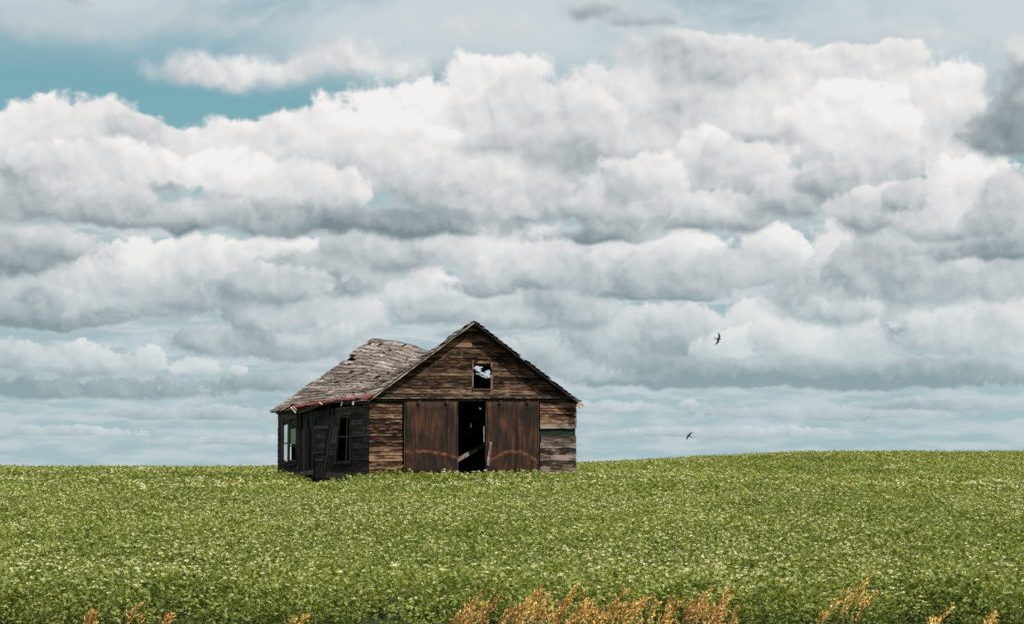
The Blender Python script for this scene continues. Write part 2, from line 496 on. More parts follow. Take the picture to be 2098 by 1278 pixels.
# ------------------------------------------------------------------ mesh helpers
def link(name, verts, faces, mat, parent=None, uvs=None, mats=None, fmat=None, smooth=False):
    me = bpy.data.meshes.new(name)
    c = Vector((0, 0, 0))
    for v in verts:
        c += Vector(v)
    c /= max(1, len(verts))
    me.from_pydata([Vector(v) - c for v in verts], [], faces)
    for q in (mats or [mat]):
        me.materials.append(q)
    if fmat:
        me.polygons.foreach_set('material_index', fmat)
    if uvs:
        lay = me.uv_layers.new(name='UVMap')
        for lp in me.loops:
            lay.data[lp.index].uv = uvs[lp.vertex_index]
    if smooth:
        for f in me.polygons:
            f.use_smooth = True
    me.update()
    o = bpy.data.objects.new(name, me)
    COL.objects.link(o)
    o.location = c
    if parent is not None:
        o.parent = parent
        off = Vector((0, 0, 0))
        if parent.type == 'MESH':              # everything is given in the frame of the barn
            off = parent.location
        o.location = c - off
    return o


def tag(o, label, cat, group=None, kind=None):
    if label: o['label'] = label
    if cat: o['category'] = cat
    if group: o['group'] = group
    if kind: o['kind'] = kind
    return o


def lerp(a, b, t):
    return a + (b - a) * t


def plank(name, mat, parent, lo, hi, out, thick, jit=.006, seg=.22, warp=None, rag_lo=0., rag_hi=0., proud=0.):
    """a board between two edges lo and hi (each a pair of points); out is the outward direction; the lower edge stands proud"""
    lo = [Vector(p) for p in lo]; hi = [Vector(p) for p in hi]
    out = Vector(out).normalized()
    L = max((lo[1] - lo[0]).length, (hi[1] - hi[0]).length)
    n = max(1, min(40, int(L / seg)))
    vs, fs, uv = [], [], []
    r = random.random() * 90
    wdt = ((lo[0] - hi[0]).length + (lo[1] - hi[1]).length) / 2
    cup = random.uniform(-.006, .006)
    for i in range(n + 1):
        s = i / n
        a, c = lo[0].lerp(lo[1], s), hi[0].lerp(hi[1], s)
        up = (c - a).normalized() if (c - a).length > 1e-6 else Vector((0, 0, 1))
        ja = mnoise.noise((s * L * 2.3, r, 0)) * jit + (max(0, mnoise.noise((s * L * 4.1, r, 3))) + .35 * mnoise.noise((s * L * 19, r, 5))) * rag_lo
        jc = mnoise.noise((s * L * 2.3, r, 9)) * jit - (max(0, mnoise.noise((s * L * 4.1, r, 13))) + .35 * mnoise.noise((s * L * 19, r, 15))) * rag_hi
        bow = mnoise.noise((s * L * 1.1, r, 20)) * jit * .9
        a2 = a + up * ja; c2 = c + up * jc
        for pt, k, o in ((a2, 0, thick + proud + bow + cup), (c2, 1, thick + bow - cup), (c2, 1, 0), (a2, 0, 0)):
            q = pt + out * o
            vs.append(warp(q) if warp else q)
            uv.append((s * L, k * wdt))
    for i in range(n):
        b0, b1 = i * 4, i * 4 + 4
        for k in range(4):
            k2 = (k + 1) % 4
            fs.append((b0 + k, b1 + k, b1 + k2, b0 + k2))
    fs.append((0, 1, 2, 3)); e = n * 4
    fs.append((e + 3, e + 2, e + 1, e))
    return link(name, vs, fs, mat, parent, uv)


def bar(name, mat, parent, a, b, w, h, up=(0, 0, 1), warp=None):
    """a straight stick from a to b, w wide and h high"""
    a, b = Vector(a), Vector(b)
    d = (b - a).normalized()
    sd = d.cross(Vector(up)).normalized()
    u = sd.cross(d).normalized()
    vs, uv = [], []
    for p, x in ((a, 0.), (b, (b - a).length)):
        for s, t in ((-1, -1), (1, -1), (1, 1), (-1, 1)):
            q = p + sd * s * w / 2 + u * t * h / 2
            vs.append(warp(q) if warp else q); uv.append((x, (s * w + t * h) / 2))
    fs = [(0, 3, 2, 1), (4, 5, 6, 7)] + [(k, (k + 1) % 4, 4 + (k + 1) % 4, 4 + k) for k in range(4)]
    return link(name, vs, fs, mat, parent, uv)


def prism(name, mat, parent, polys, nrm, thick):
    """flat convex pieces given by their outlines, with thickness"""
    vs, fs, uv = [], [], []
    nrm = Vector(nrm)
    for poly in polys:
        b0 = len(vs); n = len(poly)
        for p in poly:
            vs.append(Vector(p)); uv.append((p[0] + p[1], p[2]))
        for p in poly:
            vs.append(Vector(p) - nrm * thick); uv.append((p[0] + p[1], p[2]))
        fs.append(tuple(range(b0, b0 + n)))
        fs.append(tuple(range(b0 + 2 * n - 1, b0 + n - 1, -1)))
        for i in range(n):
            j = (i + 1) % n
            fs.append((b0 + i, b0 + n + i, b0 + n + j, b0 + j))
    return link(name, vs, fs, mat, parent, uv)


# ------------------------------------------------------------------ lie of the land (top of the crop, then the soil under it)
CROP_H = .5


def interp(x, pts):
    if x <= pts[0][0]:
        return pts[0][1]
    for (a, p), (b, q) in zip(pts, pts[1:]):
        if x <= b:
            t = (x - a) / (b - a)
            t = t * t * (3 - 2 * t) if False else t
            return p + (q - p) * t
    return pts[-1][1]


LEFT = [(29.5, -1.29), (60, -.31), (72, .06), (86, .50), (92, .58), (100, .56), (140, 1.10), (175, 1.30), (260, 1.0), (600, -2), (9000, -60)]
RIGHT = [(29.5, -1.29), (60, -.31), (72, .03), (80, .22), (90, .36), (100, .38), (110, .70), (140, 1.68), (165, 2.38), (185, 2.46), (260, 1.5), (600, -2), (9000, -60)]


def crop_top(x, y):
    if y < 29.5:
        return CAMZ - 1.29 - (29.5 - y) * .13 if y > 22 else CAMZ - 2.27 + min(.0, 0)
    k = max(0., min(1., (x / y + .02) / .15))
    k = .5 * k + .5 * k * k * (3 - 2 * k)
    z = lerp(interp(y, LEFT), interp(y, RIGHT), k)
    z -= .34 * math.exp(-((x + 6.75 * y / 86.) / .85) ** 2) * max(0., min(1., (y - 73) / 8.)) * max(0., min(1., (98 - y) / 8.))
    z += .05 * mnoise.noise((x * .12, y * .06, 0)) * min(1, (y - 29) / 12)
    return CAMZ + z


def soil(x, y):
    if y < 29.5:
        t = max(0, min(1, (29.5 - y) / 5.))
        return CAMZ - 1.29 - CROP_H - .35 * t
    return crop_top(x, y) - CROP_H


xs = [-9000, -2500, -600, -200] + [-100 + i * 2.5 for i in range(81)] + [200, 600, 2500, 9000]
ys = [-300, -60, -10, 8, 15, 20, 24, 27, 29.5] + [31 + 1.5 * i for i in range(110)] + [200, 215, 235, 260, 330, 450, 600, 1500, 4000, 9000]
gv = [(x, y, soil(x, y)) for y in ys for x in xs]
nx = len(xs)
gf = [(j * nx + i, j * nx + i + 1, (j + 1) * nx + i + 1, (j + 1) * nx + i) for j in range(len(ys) - 1) for i in range(nx - 1)]
m, T, b = material('field_soil')
uvn = T.new('ShaderNodeTexCoord').outputs['Object']
T.l.new(T.ramp(T.noise(uvn, 1.8, 6, .65), [(.3, (.018, .022, .009)), (.5, (.032, .045, .014)), (.7, (.06, .075, .025))]), b.inputs['Base Color'])
g = link('ground', gv, gf, m, smooth=True)
tag(g, 'gently rising dark soil under the pea crop', None, kind='structure')

# ------------------------------------------------------------------ the barn
r0 = ray(755, 965)
C = CAM + r0 * (86. / r0.y)
GZ = CAMZ + .02
C.z = GZ
barn = bpy.data.objects.new('barn', None)
COL.objects.link(barn)
barn.location = C
barn.rotation_euler = (0, 0, PHI)
tag(barn, 'derelict wooden barn with sagging shingle roof standing alone in the green field', 'barn')
cP, sP = math.cos(PHI), math.sin(PHI)


def to_world(p):
    return Vector((C.x + p[0] * cP - p[1] * sP, C.y + p[0] * sP + p[1] * cP, C.z + p[2]))


def to_local_dir(d):
    return Vector((d.x * cP + d.y * sP, -d.x * sP + d.y * cP, d.z))


CL = to_local_dir(CAM - C)


def on_front(px, py, v=0.):
    d = to_local_dir(ray(px, py))
    t = (v - CL.y) / d.y
    return CL + d * t


def on_side(px, py, u=0.):
    d = to_local_dir(ray(px, py))
    t = (u - CL.x) / d.x
    return CL + d * t


W = on_front(1180, 900).x
OV = .37
DEPTH = on_side(570, 900).y
apex = on_front(971, 658, -OV)
eaveL = on_front(752, 820, -OV)
eaveR = on_front(1189, 824.5, -OV)
UA, WA = apex.x, apex.z
print('barn W %.2f depth %.2f apex %.2f %.2f eaves %.2f %.2f / %.2f %.2f' % (W, DEPTH, UA, WA, eaveL.x, eaveL.z, eaveR.x, eaveR.z))
RT = .10                                  # roof build-up over the wall line


def roof_under(u):
    if u < UA:
        return WA + (eaveL.z - WA) * (UA - u) / (UA - eaveL.x) - RT
    return WA + (eaveR.z - WA) * (u - UA) / (eaveR.x - UA) - RT


def u_left(w):
    return UA - (WA - RT - w) * (UA - eaveL.x) / (WA - eaveL.z)


def u_right(w):
    return UA + (WA - RT - w) * (eaveR.x - UA) / (WA - eaveR.z)


# ---- gable wall facing the camera: felt-covered sheathing, boards nailed over it
F = lambda x, y, v=0.: on_front(x, y, v)
win = (970, 1006, 745, 796)
wl, wr = F(win[0], 770).x, F(win[1], 770).x
wb, wt = F(988, win[3]).z, F(988, win[2]).z
wg = F(988, 822).z                       # bottom of the gable part
A = lambda u, w, v=.03: (u, v, w)
polys = [
    [A(F(756, 900).x, -.05), A(F(827, 900).x, -.05), A(F(827, 900).x, wg), A(F(756, 900).x, wg)],
    [A(F(1105, 900).x, -.05), A(W - .01, -.05), A(W - .01, wg), A(F(1105, 900).x, wg)],
    [A(max(0.01, u_left(wg)), wg), A(min(W - .01, u_right(wg)), wg), A(min(W - .01, u_right(wb)), wb), A(max(.01, u_left(wb)), wb)],
    [A(u_left(wb), wb), A(wl, wb), A(wl, wt), A(u_left(wt), wt)],
    [A(wr, wb), A(u_right(wb), wb), A(u_right(wt), wt), A(wr, wt)],
    [A(u_left(wt), wt), A(u_right(wt), wt), A(UA, WA - RT)],
]
front = prism('gable_wall', M['felt'], barn, polys, (0, -1, 0), .03)
OUT = (0, -1, 0)


def fboard(x0, x1, y0, y1, mat=None, v=.0, **kw):
    """board on the front measured by its left, right, top and bottom"""
    lo = (F(x0, y1, v), F(x1, y1, v)); hi = (F(x0, y0, v), F(x1, y0, v))
    return plank('siding_board', mat or M['facade'], front, lo, hi, OUT, .018, proud=.024, **kw)


random.seed(5)
ysL = [825, 834, 846, 857, 867, 879, 892, 905, 918, 932, 944, 953, 961, 975]
for a, c in zip(ysL, ysL[1:]):
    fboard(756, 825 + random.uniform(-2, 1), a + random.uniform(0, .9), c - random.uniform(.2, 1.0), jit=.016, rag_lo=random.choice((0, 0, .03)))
ysR = [825, 835, 847, 857, 867, 878]
for a, c in zip(ysR, ysR[1:]):
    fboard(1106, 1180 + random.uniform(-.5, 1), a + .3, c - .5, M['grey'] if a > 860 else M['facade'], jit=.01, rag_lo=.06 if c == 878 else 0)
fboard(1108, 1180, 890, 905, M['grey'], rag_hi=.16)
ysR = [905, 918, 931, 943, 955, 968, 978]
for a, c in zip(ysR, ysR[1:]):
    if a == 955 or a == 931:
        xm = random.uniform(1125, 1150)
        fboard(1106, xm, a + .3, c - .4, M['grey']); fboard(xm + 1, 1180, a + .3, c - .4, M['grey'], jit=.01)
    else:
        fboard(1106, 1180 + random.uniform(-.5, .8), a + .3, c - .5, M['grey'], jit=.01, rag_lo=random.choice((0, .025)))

ysG = [821, 808, 796, 783.5, 771, 758, 745, 734, 723, 712, 701, 690, 679, 668, 660]
for row, (c, a) in enumerate(zip(ysG, ysG[1:])):
    w0, w1 = F(971, c - .8).z, F(971, a + .5).z
    w1 = min(w1, WA - RT - .02)
    L0, L1, R0, R1 = max(0, u_left(w0)), max(0, u_left(w1)), min(W, u_right(w0)), min(W, u_right(w1))
    spans = [((L0, L1), (R0, R1))]
    if wb - .05 < (w0 + w1) / 2 < wt + .02:
        spans = [((L0, L1), (wl, wl)), ((wr, wr), (R0, R1))]
    for (l0, l1), (r0_, r1_) in spans:
        cuts = []
        u = max(l0, l1)
        while True:
            u += random.uniform(.7, 3.0)
            if u > min(r0_, r1_) - .5:
                break
            cuts.append(u)
        edges = [(l0, l1)] + [(q, q) for q in cuts] + [(r0_, r1_)]
        for (p0, p1), (q0, q1) in zip(edges, edges[1:]):
            e = .004
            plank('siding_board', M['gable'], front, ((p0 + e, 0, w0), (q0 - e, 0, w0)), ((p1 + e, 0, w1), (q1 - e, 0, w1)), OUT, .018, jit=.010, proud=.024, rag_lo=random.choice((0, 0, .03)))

# header over the doors, door rail
plank('header_board', M['grey'], barn, (F(766, 816), F(1165, 815)), (F(766, 808.5), F(1165, 807.5)), OUT, .16, jit=.006)
plank('door_rail', M['iron'], barn, (F(768, 822, -.012), F(1150, 821, -.012)), (F(768, 818.2, -.012), F(1150, 817.4, -.012)), OUT, .075, jit=.001)

# gable window: opening with its casing
casing = bar('window_frame', M['gable'], barn, F(1007, 730, -.03), F(1007, 797, -.03), .07, .04, (0, 1, 0))
bar('side_casing', M['gable'], casing, F(968.5, 744, -.03), F(968.5, 797, -.03), .045, .04, (0, 1, 0))
bar('head_casing', M['gable'], casing, F(967, 740, -.045), F(1005, 740, -.045), .04, .15, (0, 0, 1))
bar('sill', M['gable'], casing, F(968, 797, -.04), F(1006, 797, -.04), .07, .03, (0, 0, 1))
bar('sash_rail', M['inner'], casing, F(971, 747, .03), F(1005, 747, .03), .03, .05)

# ---- the two sliding doors, rusty sheet over planks
DV = -.10


def door(x0, x1, seams, arc, label):
    mat = rusty('rusty_door_sheet', arc, 1)
    y0, y1 = 822.5, 972
    p = [F(x0 + 1, y0 + 1, DV + .03), F(x1 - 1, y0 + 1, DV + .03), F(x1 - 1, y1, DV + .03), F(x0 + 1, y1, DV + .03)]
    d = prism('sliding_door', M['inner'], barn, [[p[3], p[2], p[1], p[0]]], OUT, .035)
    d['label'] = label
    xs_ = [x0] + seams + [x1]
    U0, W0 = F(x0, y1).x, F(x0, y1).z
    for k, (a, c) in enumerate(zip(xs_, xs_[1:])):
        vs, fs, uv = [], [], []
        lift = random.choice((0, .003, .006))
        nU, nW = 8, 12
        for j in range(nW + 1):
            for i in range(nU + 1):
                q = F(lerp(a + .10, c - .10, i / nU), lerp(y1, y0, j / nW), DV)
                q.y += -lift + .007 * mnoise.noise((q.x * 2.1, q.z * 1.1, k * 7)) + .004 * mnoise.noise((q.x * 7, q.z * 3, k))
                vs.append(q); uv.append((q.x - U0, q.z - W0))
        for j in range(nW):
            for i in range(nU):
                q = j * (nU + 1) + i
                fs.append((q, q + 1, q + nU + 2, q + nU + 1))
        o = link('metal_sheet', vs, fs, mat, d, uv, smooth=True)
        md = o.modifiers.new('t', 'SOLIDIFY'); md.thickness = .004
    for x in (x0 + .6, x1 - .6):
        bar('edge_strip', M['side'], d, F(x, y0 + .5, DV - .016), F(x, y1, DV - .016), .03, .022, (0, 1, 0))
    for x in (lerp(x0, x1, .28), lerp(x0, x1, .80)):
        c = F(x, 823.5, DV - .03)
        vs, fs = [], []
        nseg = 14
        for dv_ in (0, .03):
            for k in range(nseg):
                an = 2 * math.pi * k / nseg
                vs.append((c.x + .075 * math.cos(an), c.y - dv_, c.z + .075 * math.sin(an)))
        fs = [tuple(range(nseg)), tuple(range(2 * nseg - 1, nseg - 1, -1))] + [(k, (k + 1) % nseg, nseg + (k + 1) % nseg, nseg + k) for k in range(nseg)]
        h = link('hanger_wheel', vs, fs, M['iron'], d)
        bar('hanger_strap', M['iron'], d, F(x, 824, DV - .05), F(x, 836, DV - .016), .05, .008, (0, 1, 0))


door(828, 938, [915], (.55, 1.1, .83, .12), 'dark rusty sliding door with a faint level scrape, left of the opening')
door(995, 1104, [1057], (1.05, 1.0, .84, .42), 'orange streaked rusty sliding door with a scraped arch, right of the opening')

# ---- side wall in shade: buckled outwards, siding half gone
S = lambda x, y, u=0.: on_side(x, y, u)
vC = S(688, 900).y
v647, v608 = S(647, 900).y, S(608, 900).y
WALLH = 2.92
print('crease v', vC, v647, v608)


def buckle(p):
    if abs(p.x) > 1.0:
        return p
    v, w = p.y, p.z
    k = math.exp(-((v - vC) / 1.5) ** 2) if v > vC else math.exp(-((v - vC) / 1.1) ** 2)
    k *= max(0., min(1., v / .5)) 
    h = max(0., 1 - w / 2.4)
    return Vector((p.x - .42 * k * h ** .7 + .05 * math.sin(v * 1.7) * min(1, v), v, w))


winC = (S(720, 900).y, S(701, 900).y, S(711, 948).z, S(711, 850).z)
winA = (S(607, 900).y, S(577, 900).y, S(590, 950).z, S(590, 858).z)
winB = (S(674, 900).y, S(651, 900).y, S(662, 926).z, S(662, 878).z)
HOLES = [winC, winA]
# sheathing
vs, fs = [], []
vb = sorted(set([0.0, DEPTH] + [q for h in HOLES for q in h[:2]] + [DEPTH * i / 30 for i in range(31)]))
wbk = sorted(set([-.5, WALLH] + [q for h in HOLES for q in h[2:]] + [WALLH * i / 8 for i in range(9)]))
for w in wbk:
    for v in vb:
        vs.append(buckle(Vector((.03, v, w))))
nb = len(vb)
for j in range(len(wbk) - 1):
    for i in range(nb - 1):
        cv, cw = (vb[i] + vb[i + 1]) / 2, (wbk[j] + wbk[j + 1]) / 2
        if any(h[0] < cv < h[1] and h[2] < cw < h[3] for h in HOLES):
            continue
        q = j * nb + i
        fs.append((q, q + nb, q + nb + 1, q + 1))
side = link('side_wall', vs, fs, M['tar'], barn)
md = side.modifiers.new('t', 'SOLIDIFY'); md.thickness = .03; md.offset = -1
OUTS = (-1, 0, 0)
random.seed(8)
rows = [-.466 + .208 * i for i in range(17)]


def side_rows(v0, v1, hole, mat, drop=0.):
    for w0 in rows:
        w1 = min(WALLH, w0 + .2)
        if w1 - w0 < .05: continue
        spans = [(v0, v1)]
        if hole and hole[2] - .02 < (w0 + w1) / 2 < hole[3] + .02:
            spans = [(v0, hole[0]), (hole[1], v1)]
        for a, c in spans:
            if c - a < .1 or random.random() < drop:
                continue
            mid = a + (c - a) * random.uniform(.35, .65)
            for a_, c_ in (((a, mid), (mid, c)) if c - a > 1.6 and random.random() < .5 else ((a, c),)):
                plank('siding_board', mat, side, ((0, a_ + .004, w0 + .004), (0, c_ - .004, w0)), ((0, a_ + .004, w1), (0, c_ - .004, w1 - .004)), OUTS, .018, jit=.012, proud=.014, warp=buckle,
                      rag_lo=random.choice((0, 0, .03)))


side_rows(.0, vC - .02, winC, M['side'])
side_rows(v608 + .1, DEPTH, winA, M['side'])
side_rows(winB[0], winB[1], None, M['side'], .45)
v = vC + .05
while v < v608:
    wdt = random.uniform(.2, .34)
    if not (winB[0] - .1 < v < winB[1]):
        lo_, hi_ = random.choice((-.4, -.4, .1)), random.choice((WALLH - .05, WALLH - .3, WALLH - .7))
        if v + wdt < v608 + .15 and random.random() < .9:
            plank('upright_board', M['side'] if random.random() < .6 else M['inner'], side, ((0, v + wdt, lo_), (0, v + wdt, hi_)), ((0, v + .01, lo_), (0, v + .01, hi_)), OUTS, .022, jit=.012, warp=buckle)
    v += wdt + random.uniform(0, .05)
plank('loose_ledger', M['facade'], side, ((-.03, v647 - .1, .52), (-.03, v608 + .1, .46)), ((-.03, v647 - .1, .66), (-.03, v608 + .1, .60)), OUTS, .02, jit=.01, warp=buckle)


def side_window(name, h, bars, panes, mat=None):
    a, c, lo, hi = h
    def q(v, w, d=-.03):
        return buckle(Vector((d, v, w)))
    f = bar(name, M['side'], barn, q(a - .02, lo - .06), q(a - .02, hi + .06), .10, .05, (1, 0, 0))
    bar('casing', M['side'], f, q(c + .02, lo - .06), q(c + .02, hi + .06), .10, .05, (1, 0, 0))
    bar('head', M['side'], f, q(a - .1, hi + .06, -.04), q(c + .1, hi + .06, -.04), .05, .12)
    bar('sill', M['side'], f, q(a - .1, lo - .02, -.05), q(c + .1, lo - .02, -.05), .10, .04)
    for (v0, w0, v1, w1, *wd_) in bars:
        bar('sash_bar', M['side'], f, q(lerp(a, c, v0), lerp(lo, hi, w0), .0), q(lerp(a, c, v1), lerp(lo, hi, w1), .0), wd_[0] if wd_ else .05, .045, (1, 0, 0))
    for (v0, w0, v1, w1, mt) in panes:
        P = [q(lerp(a, c, v0), lerp(lo, hi, w0), .01), q(lerp(a, c, v1), lerp(lo, hi, w0), .01), q(lerp(a, c, v1), lerp(lo, hi, w1), .01), q(lerp(a, c, v0), lerp(lo, hi, w1), .01)]
        link('pane', P, [(0, 1, 2, 3)], M[mt], f, [(0, 0), (1, 0), (1, 1), (0, 1)])
    return f


f = side_window('window', winC, [(.0, .55, 1, .55), (.32, .0, .32, 1), (.0, .03, 1, .03), (0, .97, 1, .97)], [])
f['label'] = 'narrow glassless window with a thin sash bar beside the corner'
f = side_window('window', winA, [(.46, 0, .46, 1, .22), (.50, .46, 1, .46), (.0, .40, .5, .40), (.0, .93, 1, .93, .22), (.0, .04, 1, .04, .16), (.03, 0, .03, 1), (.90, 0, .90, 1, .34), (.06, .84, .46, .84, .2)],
                [(.5, .06, .84, .44, 'glass'), (.5, .48, .84, .88, 'glass'), (.06, .44, .42, .80, 'reflection_glass')])
f['label'] = 'window with two pale panes and one pane coloured like a green field reflection at the far end'
f = side_window('boarded_window', winB, [], [])
for k in range(5):
    w0 = lerp(winB[2], winB[3], k / 5)
    plank('cover_board', M['side'], f, ((-.05, winB[0], w0), (-.05, winB[1] - random.uniform(0, .3), w0)), ((-.05, winB[0], w0 + .17), (-.05, winB[1], w0 + .17)), OUTS, .018, jit=.01, warp=buckle)

# ---- far side wall and rear wall (seen from inside through the doors and windows)
random.seed(21)


def far_hit(px, py):
    d = to_local_dir(ray(px, py))
    t = (W - CL.x) / d.x
    p = CL + d * t
    if p.y > DEPTH:
        t = (DEPTH - CL.y) / d.y
        p = CL + d * t
        return 'rear', p
    return 'far', p


far = prism('far_side_wall', M['inner'], barn, [[(W - .05, 0, 2.9), (W - .05, DEPTH, 2.9), (W - .05, DEPTH, 3.08), (W - .05, 0, 3.08)]], (1, 0, 0), .06)
rear = prism('rear_wall', M['inner'], barn, [[(0, DEPTH, WALLH - .12), (0, DEPTH, WALLH), (W, DEPTH, WALLH), (W, DEPTH, WALLH - .12)]], (0, 1, 0), .06)
SLITS = [(993.5, 880, 993.5, 899, .10), (984, 832, 985, 842, .05), (975, 840, 974, 847, .05), (967, 866, 966, 873, .06), (990, 829, 991, 836, .05), (981, 838, 981, 841, .04)]
cuts = {'far': [], 'rear': []}
for (x0, y0, x1, y1, wd) in SLITS:
    wall, p = far_hit(x0, y0)
    _, p2 = far_hit(x1, y1)
    cuts[wall].append((p.y if wall == 'far' else p.x, min(p.z, p2.z), max(p.z, p2.z), wd))
print('slits', cuts)


def inner_rows(wall, L, place, holes, out, obj):
    for w0 in rows:
        w1 = min(3.06, w0 + .212)
        gaps = [(c - wd / 2, c + wd / 2) for (c, z0, z1, wd) in cuts[wall] if z0 < w1 and z1 > w0]
        gaps += [(h[0], h[1]) for h in holes if h[2] - .02 < (w0 + w1) / 2 < h[3] + .02]
        gaps.sort()
        u = 0.
        for g0, g1 in gaps + [(L, L)]:
            if g0 - u > .02:
                plank('siding_board', M['side'], obj, (place(u, w0), place(g0, w0)), (place(u, w1), place(g0, w1)), out, .02, jit=.002)
            u = max(u, g1)


inner_rows('far', DEPTH, lambda v, w: (W - .05, v, w), [], (1, 0, 0), far)
# opening in the rear wall behind the end window
hs = []
for (px, py) in ((581, 869), (592, 869), (581, 944), (592, 944)):
    d = to_local_dir(ray(px, py)); t = (DEPTH - CL.y) / d.y
    hs.append(CL + d * t)
rh = (min(p.x for p in hs) - .15, max(p.x for p in hs) + .10, min(p.z for p in hs) - .15, max(p.z for p in hs) + .15)
rh = (max(.12, rh[0]), rh[1], rh[2], rh[3])
print('rear opening', rh)
inner_rows('rear', W, lambda u, w: (u, DEPTH, w), [rh], (0, 1, 0), rear)
# rear gable boards
for k in range(13):
    w0 = WALLH + k * .22; w1 = w0 + .22
    a0, a1, b0, b1 = u_left(w0), u_left(w1), u_right(w0), u_right(w1)
    if w1 > WA - .35:
        break
    plank('siding_board', M['side'], rear, ((a0 + .1, DEPTH, w0), (b0 - .1, DEPTH, w0)), ((a1 + .1, DEPTH, w1), (b1 - .1, DEPTH, w1)), (0, 1, 0), .02, jit=.002)

# ---- roof
EX = -.22
eave_px = [(752, 820), (720, 821), (690, 822.5), (660, 827), (620, 834.5), (600, 838), (575, 841), (557, 843)]
eave_pts = []
for (x, y) in eave_px:
    p = on_side(x, y, EX)
    eave_pts.append((p.y, p.z))
eave_pts[0] = (-OV, eaveL.z)
VB = on_side(557, 843, EX).y             # rear end of the eave
ridge_px = [(875, 719), (840, 706), (810, 700), (774, 695), (759, 694)]
ridge_pts = [(-OV, WA), (.1, WA - .04)]
mid = []
for (x, y) in ridge_px:
    p = on_side(x, y, UA)
    mid.append((p.y, p.z))
print('ridge', mid, 'WA', WA, 'VB', VB)
sag0 = mid[0][1]
ridge_pts += [(1.2, lerp(WA, sag0, .55)), (2.6, lerp(WA, sag0, .95))] + mid
VBR = mid[-1][0]


def smooth_interp(x, pts):
    if x <= pts[0][0]: return pts[0][1]
    for k, ((a, p), (b, q)) in enumerate(zip(pts, pts[1:])):
        if x <= b:
            m0 = (q - pts[k - 1][1]) / (b - pts[k - 1][0]) if k else (q - p) / (b - a)
            m1 = (pts[k + 2][1] - p) / (pts[k + 2][0] - a) if k + 2 < len(pts) else (q - p) / (b - a)
            t = (x - a) / (b - a); h = b - a
            return (2*t**3-3*t*t+1)*p + (t**3-2*t*t+t)*h*m0 + (-2*t**3+3*t*t)*q + (t**3-t*t)*h*m1
    return pts[-1][1]


def roof_pt(sd, v, b, lift=0.):
    """point of the roof: sd -1 near slope, +1 far slope; v along the ridge; b 0 at the ridge, 1 at the eave"""
    zr = smooth_interp(v, ridge_pts)
    if sd < 0:
        e = Vector((lerp(eaveL.x, EX, max(0, min(1, (v + OV) / .8))), v, smooth_interp(v, eave_pts)))
        dip = .10 * math.sin(math.pi * b) * math.sin(math.pi * max(0, min(1, (v + .1) / 5.)))
    else:
        e = Vector((eaveR.x, v, eaveR.z - .02 * v / DEPTH))
        dip = .06 * math.sin(math.pi * b) * math.sin(math.pi * max(0, min(1, v / DEPTH)))
    p = Vector((UA, v, zr)).lerp(e, b)
    n = Vector((sd * .6, 0, .8))
    p.z -= dip
    p.z += .02 * mnoise.noise((v * .8, b * 5, sd * 4.))
    return p + n * lift


SKY_POLY = [(968, 752), (976, 746), (990, 749), (987, 758), (994, 761.5), (998, 755), (1007, 756), (1007, 778), (990, 770), (968, 760)]
CHINKS = [(983, 986, 831, 842), (973, 975.5, 839, 847), (989.5, 992, 828, 836)]


def in_poly(x, y, poly):
    c = False
    j = len(poly) - 1
    for i in range(len(poly)):
        (xi, yi), (xj, yj) = poly[i], poly[j]
        if (yi > y) != (yj > y) and x < (xj - xi) * (y - yi) / (yj - yi) + xi:
            c = not c
        j = i
    return c


NC = 23


def roof_end(sd, b):
    if sd > 0:
        return VBR
    t = lerp(VBR, VB, b)
    if b > .27:
        t += .40 * max(0., (b - .6) / .4)
        t -= (.32 + .08 * math.sin(b * 17)) * min(1., 1.35 * (1.0 - b) + .05)
    else:
        t -= .12 * math.sin(b * 14)
    return t


def missing(sd, v, b, deck=False):
    if sd > 0:
        x, y = project(to_world(roof_pt(1, v, b)))
        if in_poly(x, y, SKY_POLY): return True
        if any(a_ < x < b_ and c_ < y < d_ for (a_, b_, c_, d_) in CHINKS): return True
        return not deck and .425 < b < .475 and v < 1.0
    p = roof_pt(-1, v, b)
    x, y = project(to_world(p))
    return (711 < x < 727 and 728 < y < 737) or (700 < x < 712 and 729 < y < 738)


def slope(sd):
    # decking under the shingles
    vs, fs = [], []
    nv, nb_ = (84, 30) if sd < 0 else (170, 50)
    for i in range(nv + 1):
        for j in range(nb_ + 1):
            b = j / nb_
            v = lerp(-OV + .03, roof_end(sd, b) - .05, i / nv)
            vs.append(roof_pt(sd, v, b, -.035))
    for i in range(nv):
        for j in range(nb_):
            b = (j + .5) / nb_; v = lerp(-OV, roof_end(sd, b), (i + .5) / nv)
            if missing(sd, v, b, True):
                continue
            q = i * (nb_ + 1) + j
            fs.append((q, q + 1, q + nb_ + 2, q + nb_ + 1) if sd > 0 else (q, q + nb_ + 1, q + nb_ + 2, q + 1))
    d = link('roof_slope', vs, fs, M['inner'], barn)
    md = d.modifiers.new('t', 'SOLIDIFY'); md.thickness = .02; md.offset = -1
    for c in range(NC):
        b0, b1 = c / NC, (c + 1) / NC + .008          # upper edge, lower edge
        v = -OV
        end = roof_end(sd, b1) + random.uniform(-.12, .06)
        while v < end - .05:
            Lc = random.uniform(.8, 3.2) if sd < 0 else random.uniform(2, 5)
            v1 = min(end, v + Lc)
            if end - v1 < .35: v1 = end
            course(sd, d, c, b0, b1, v, v1)
            v = v1
    return d


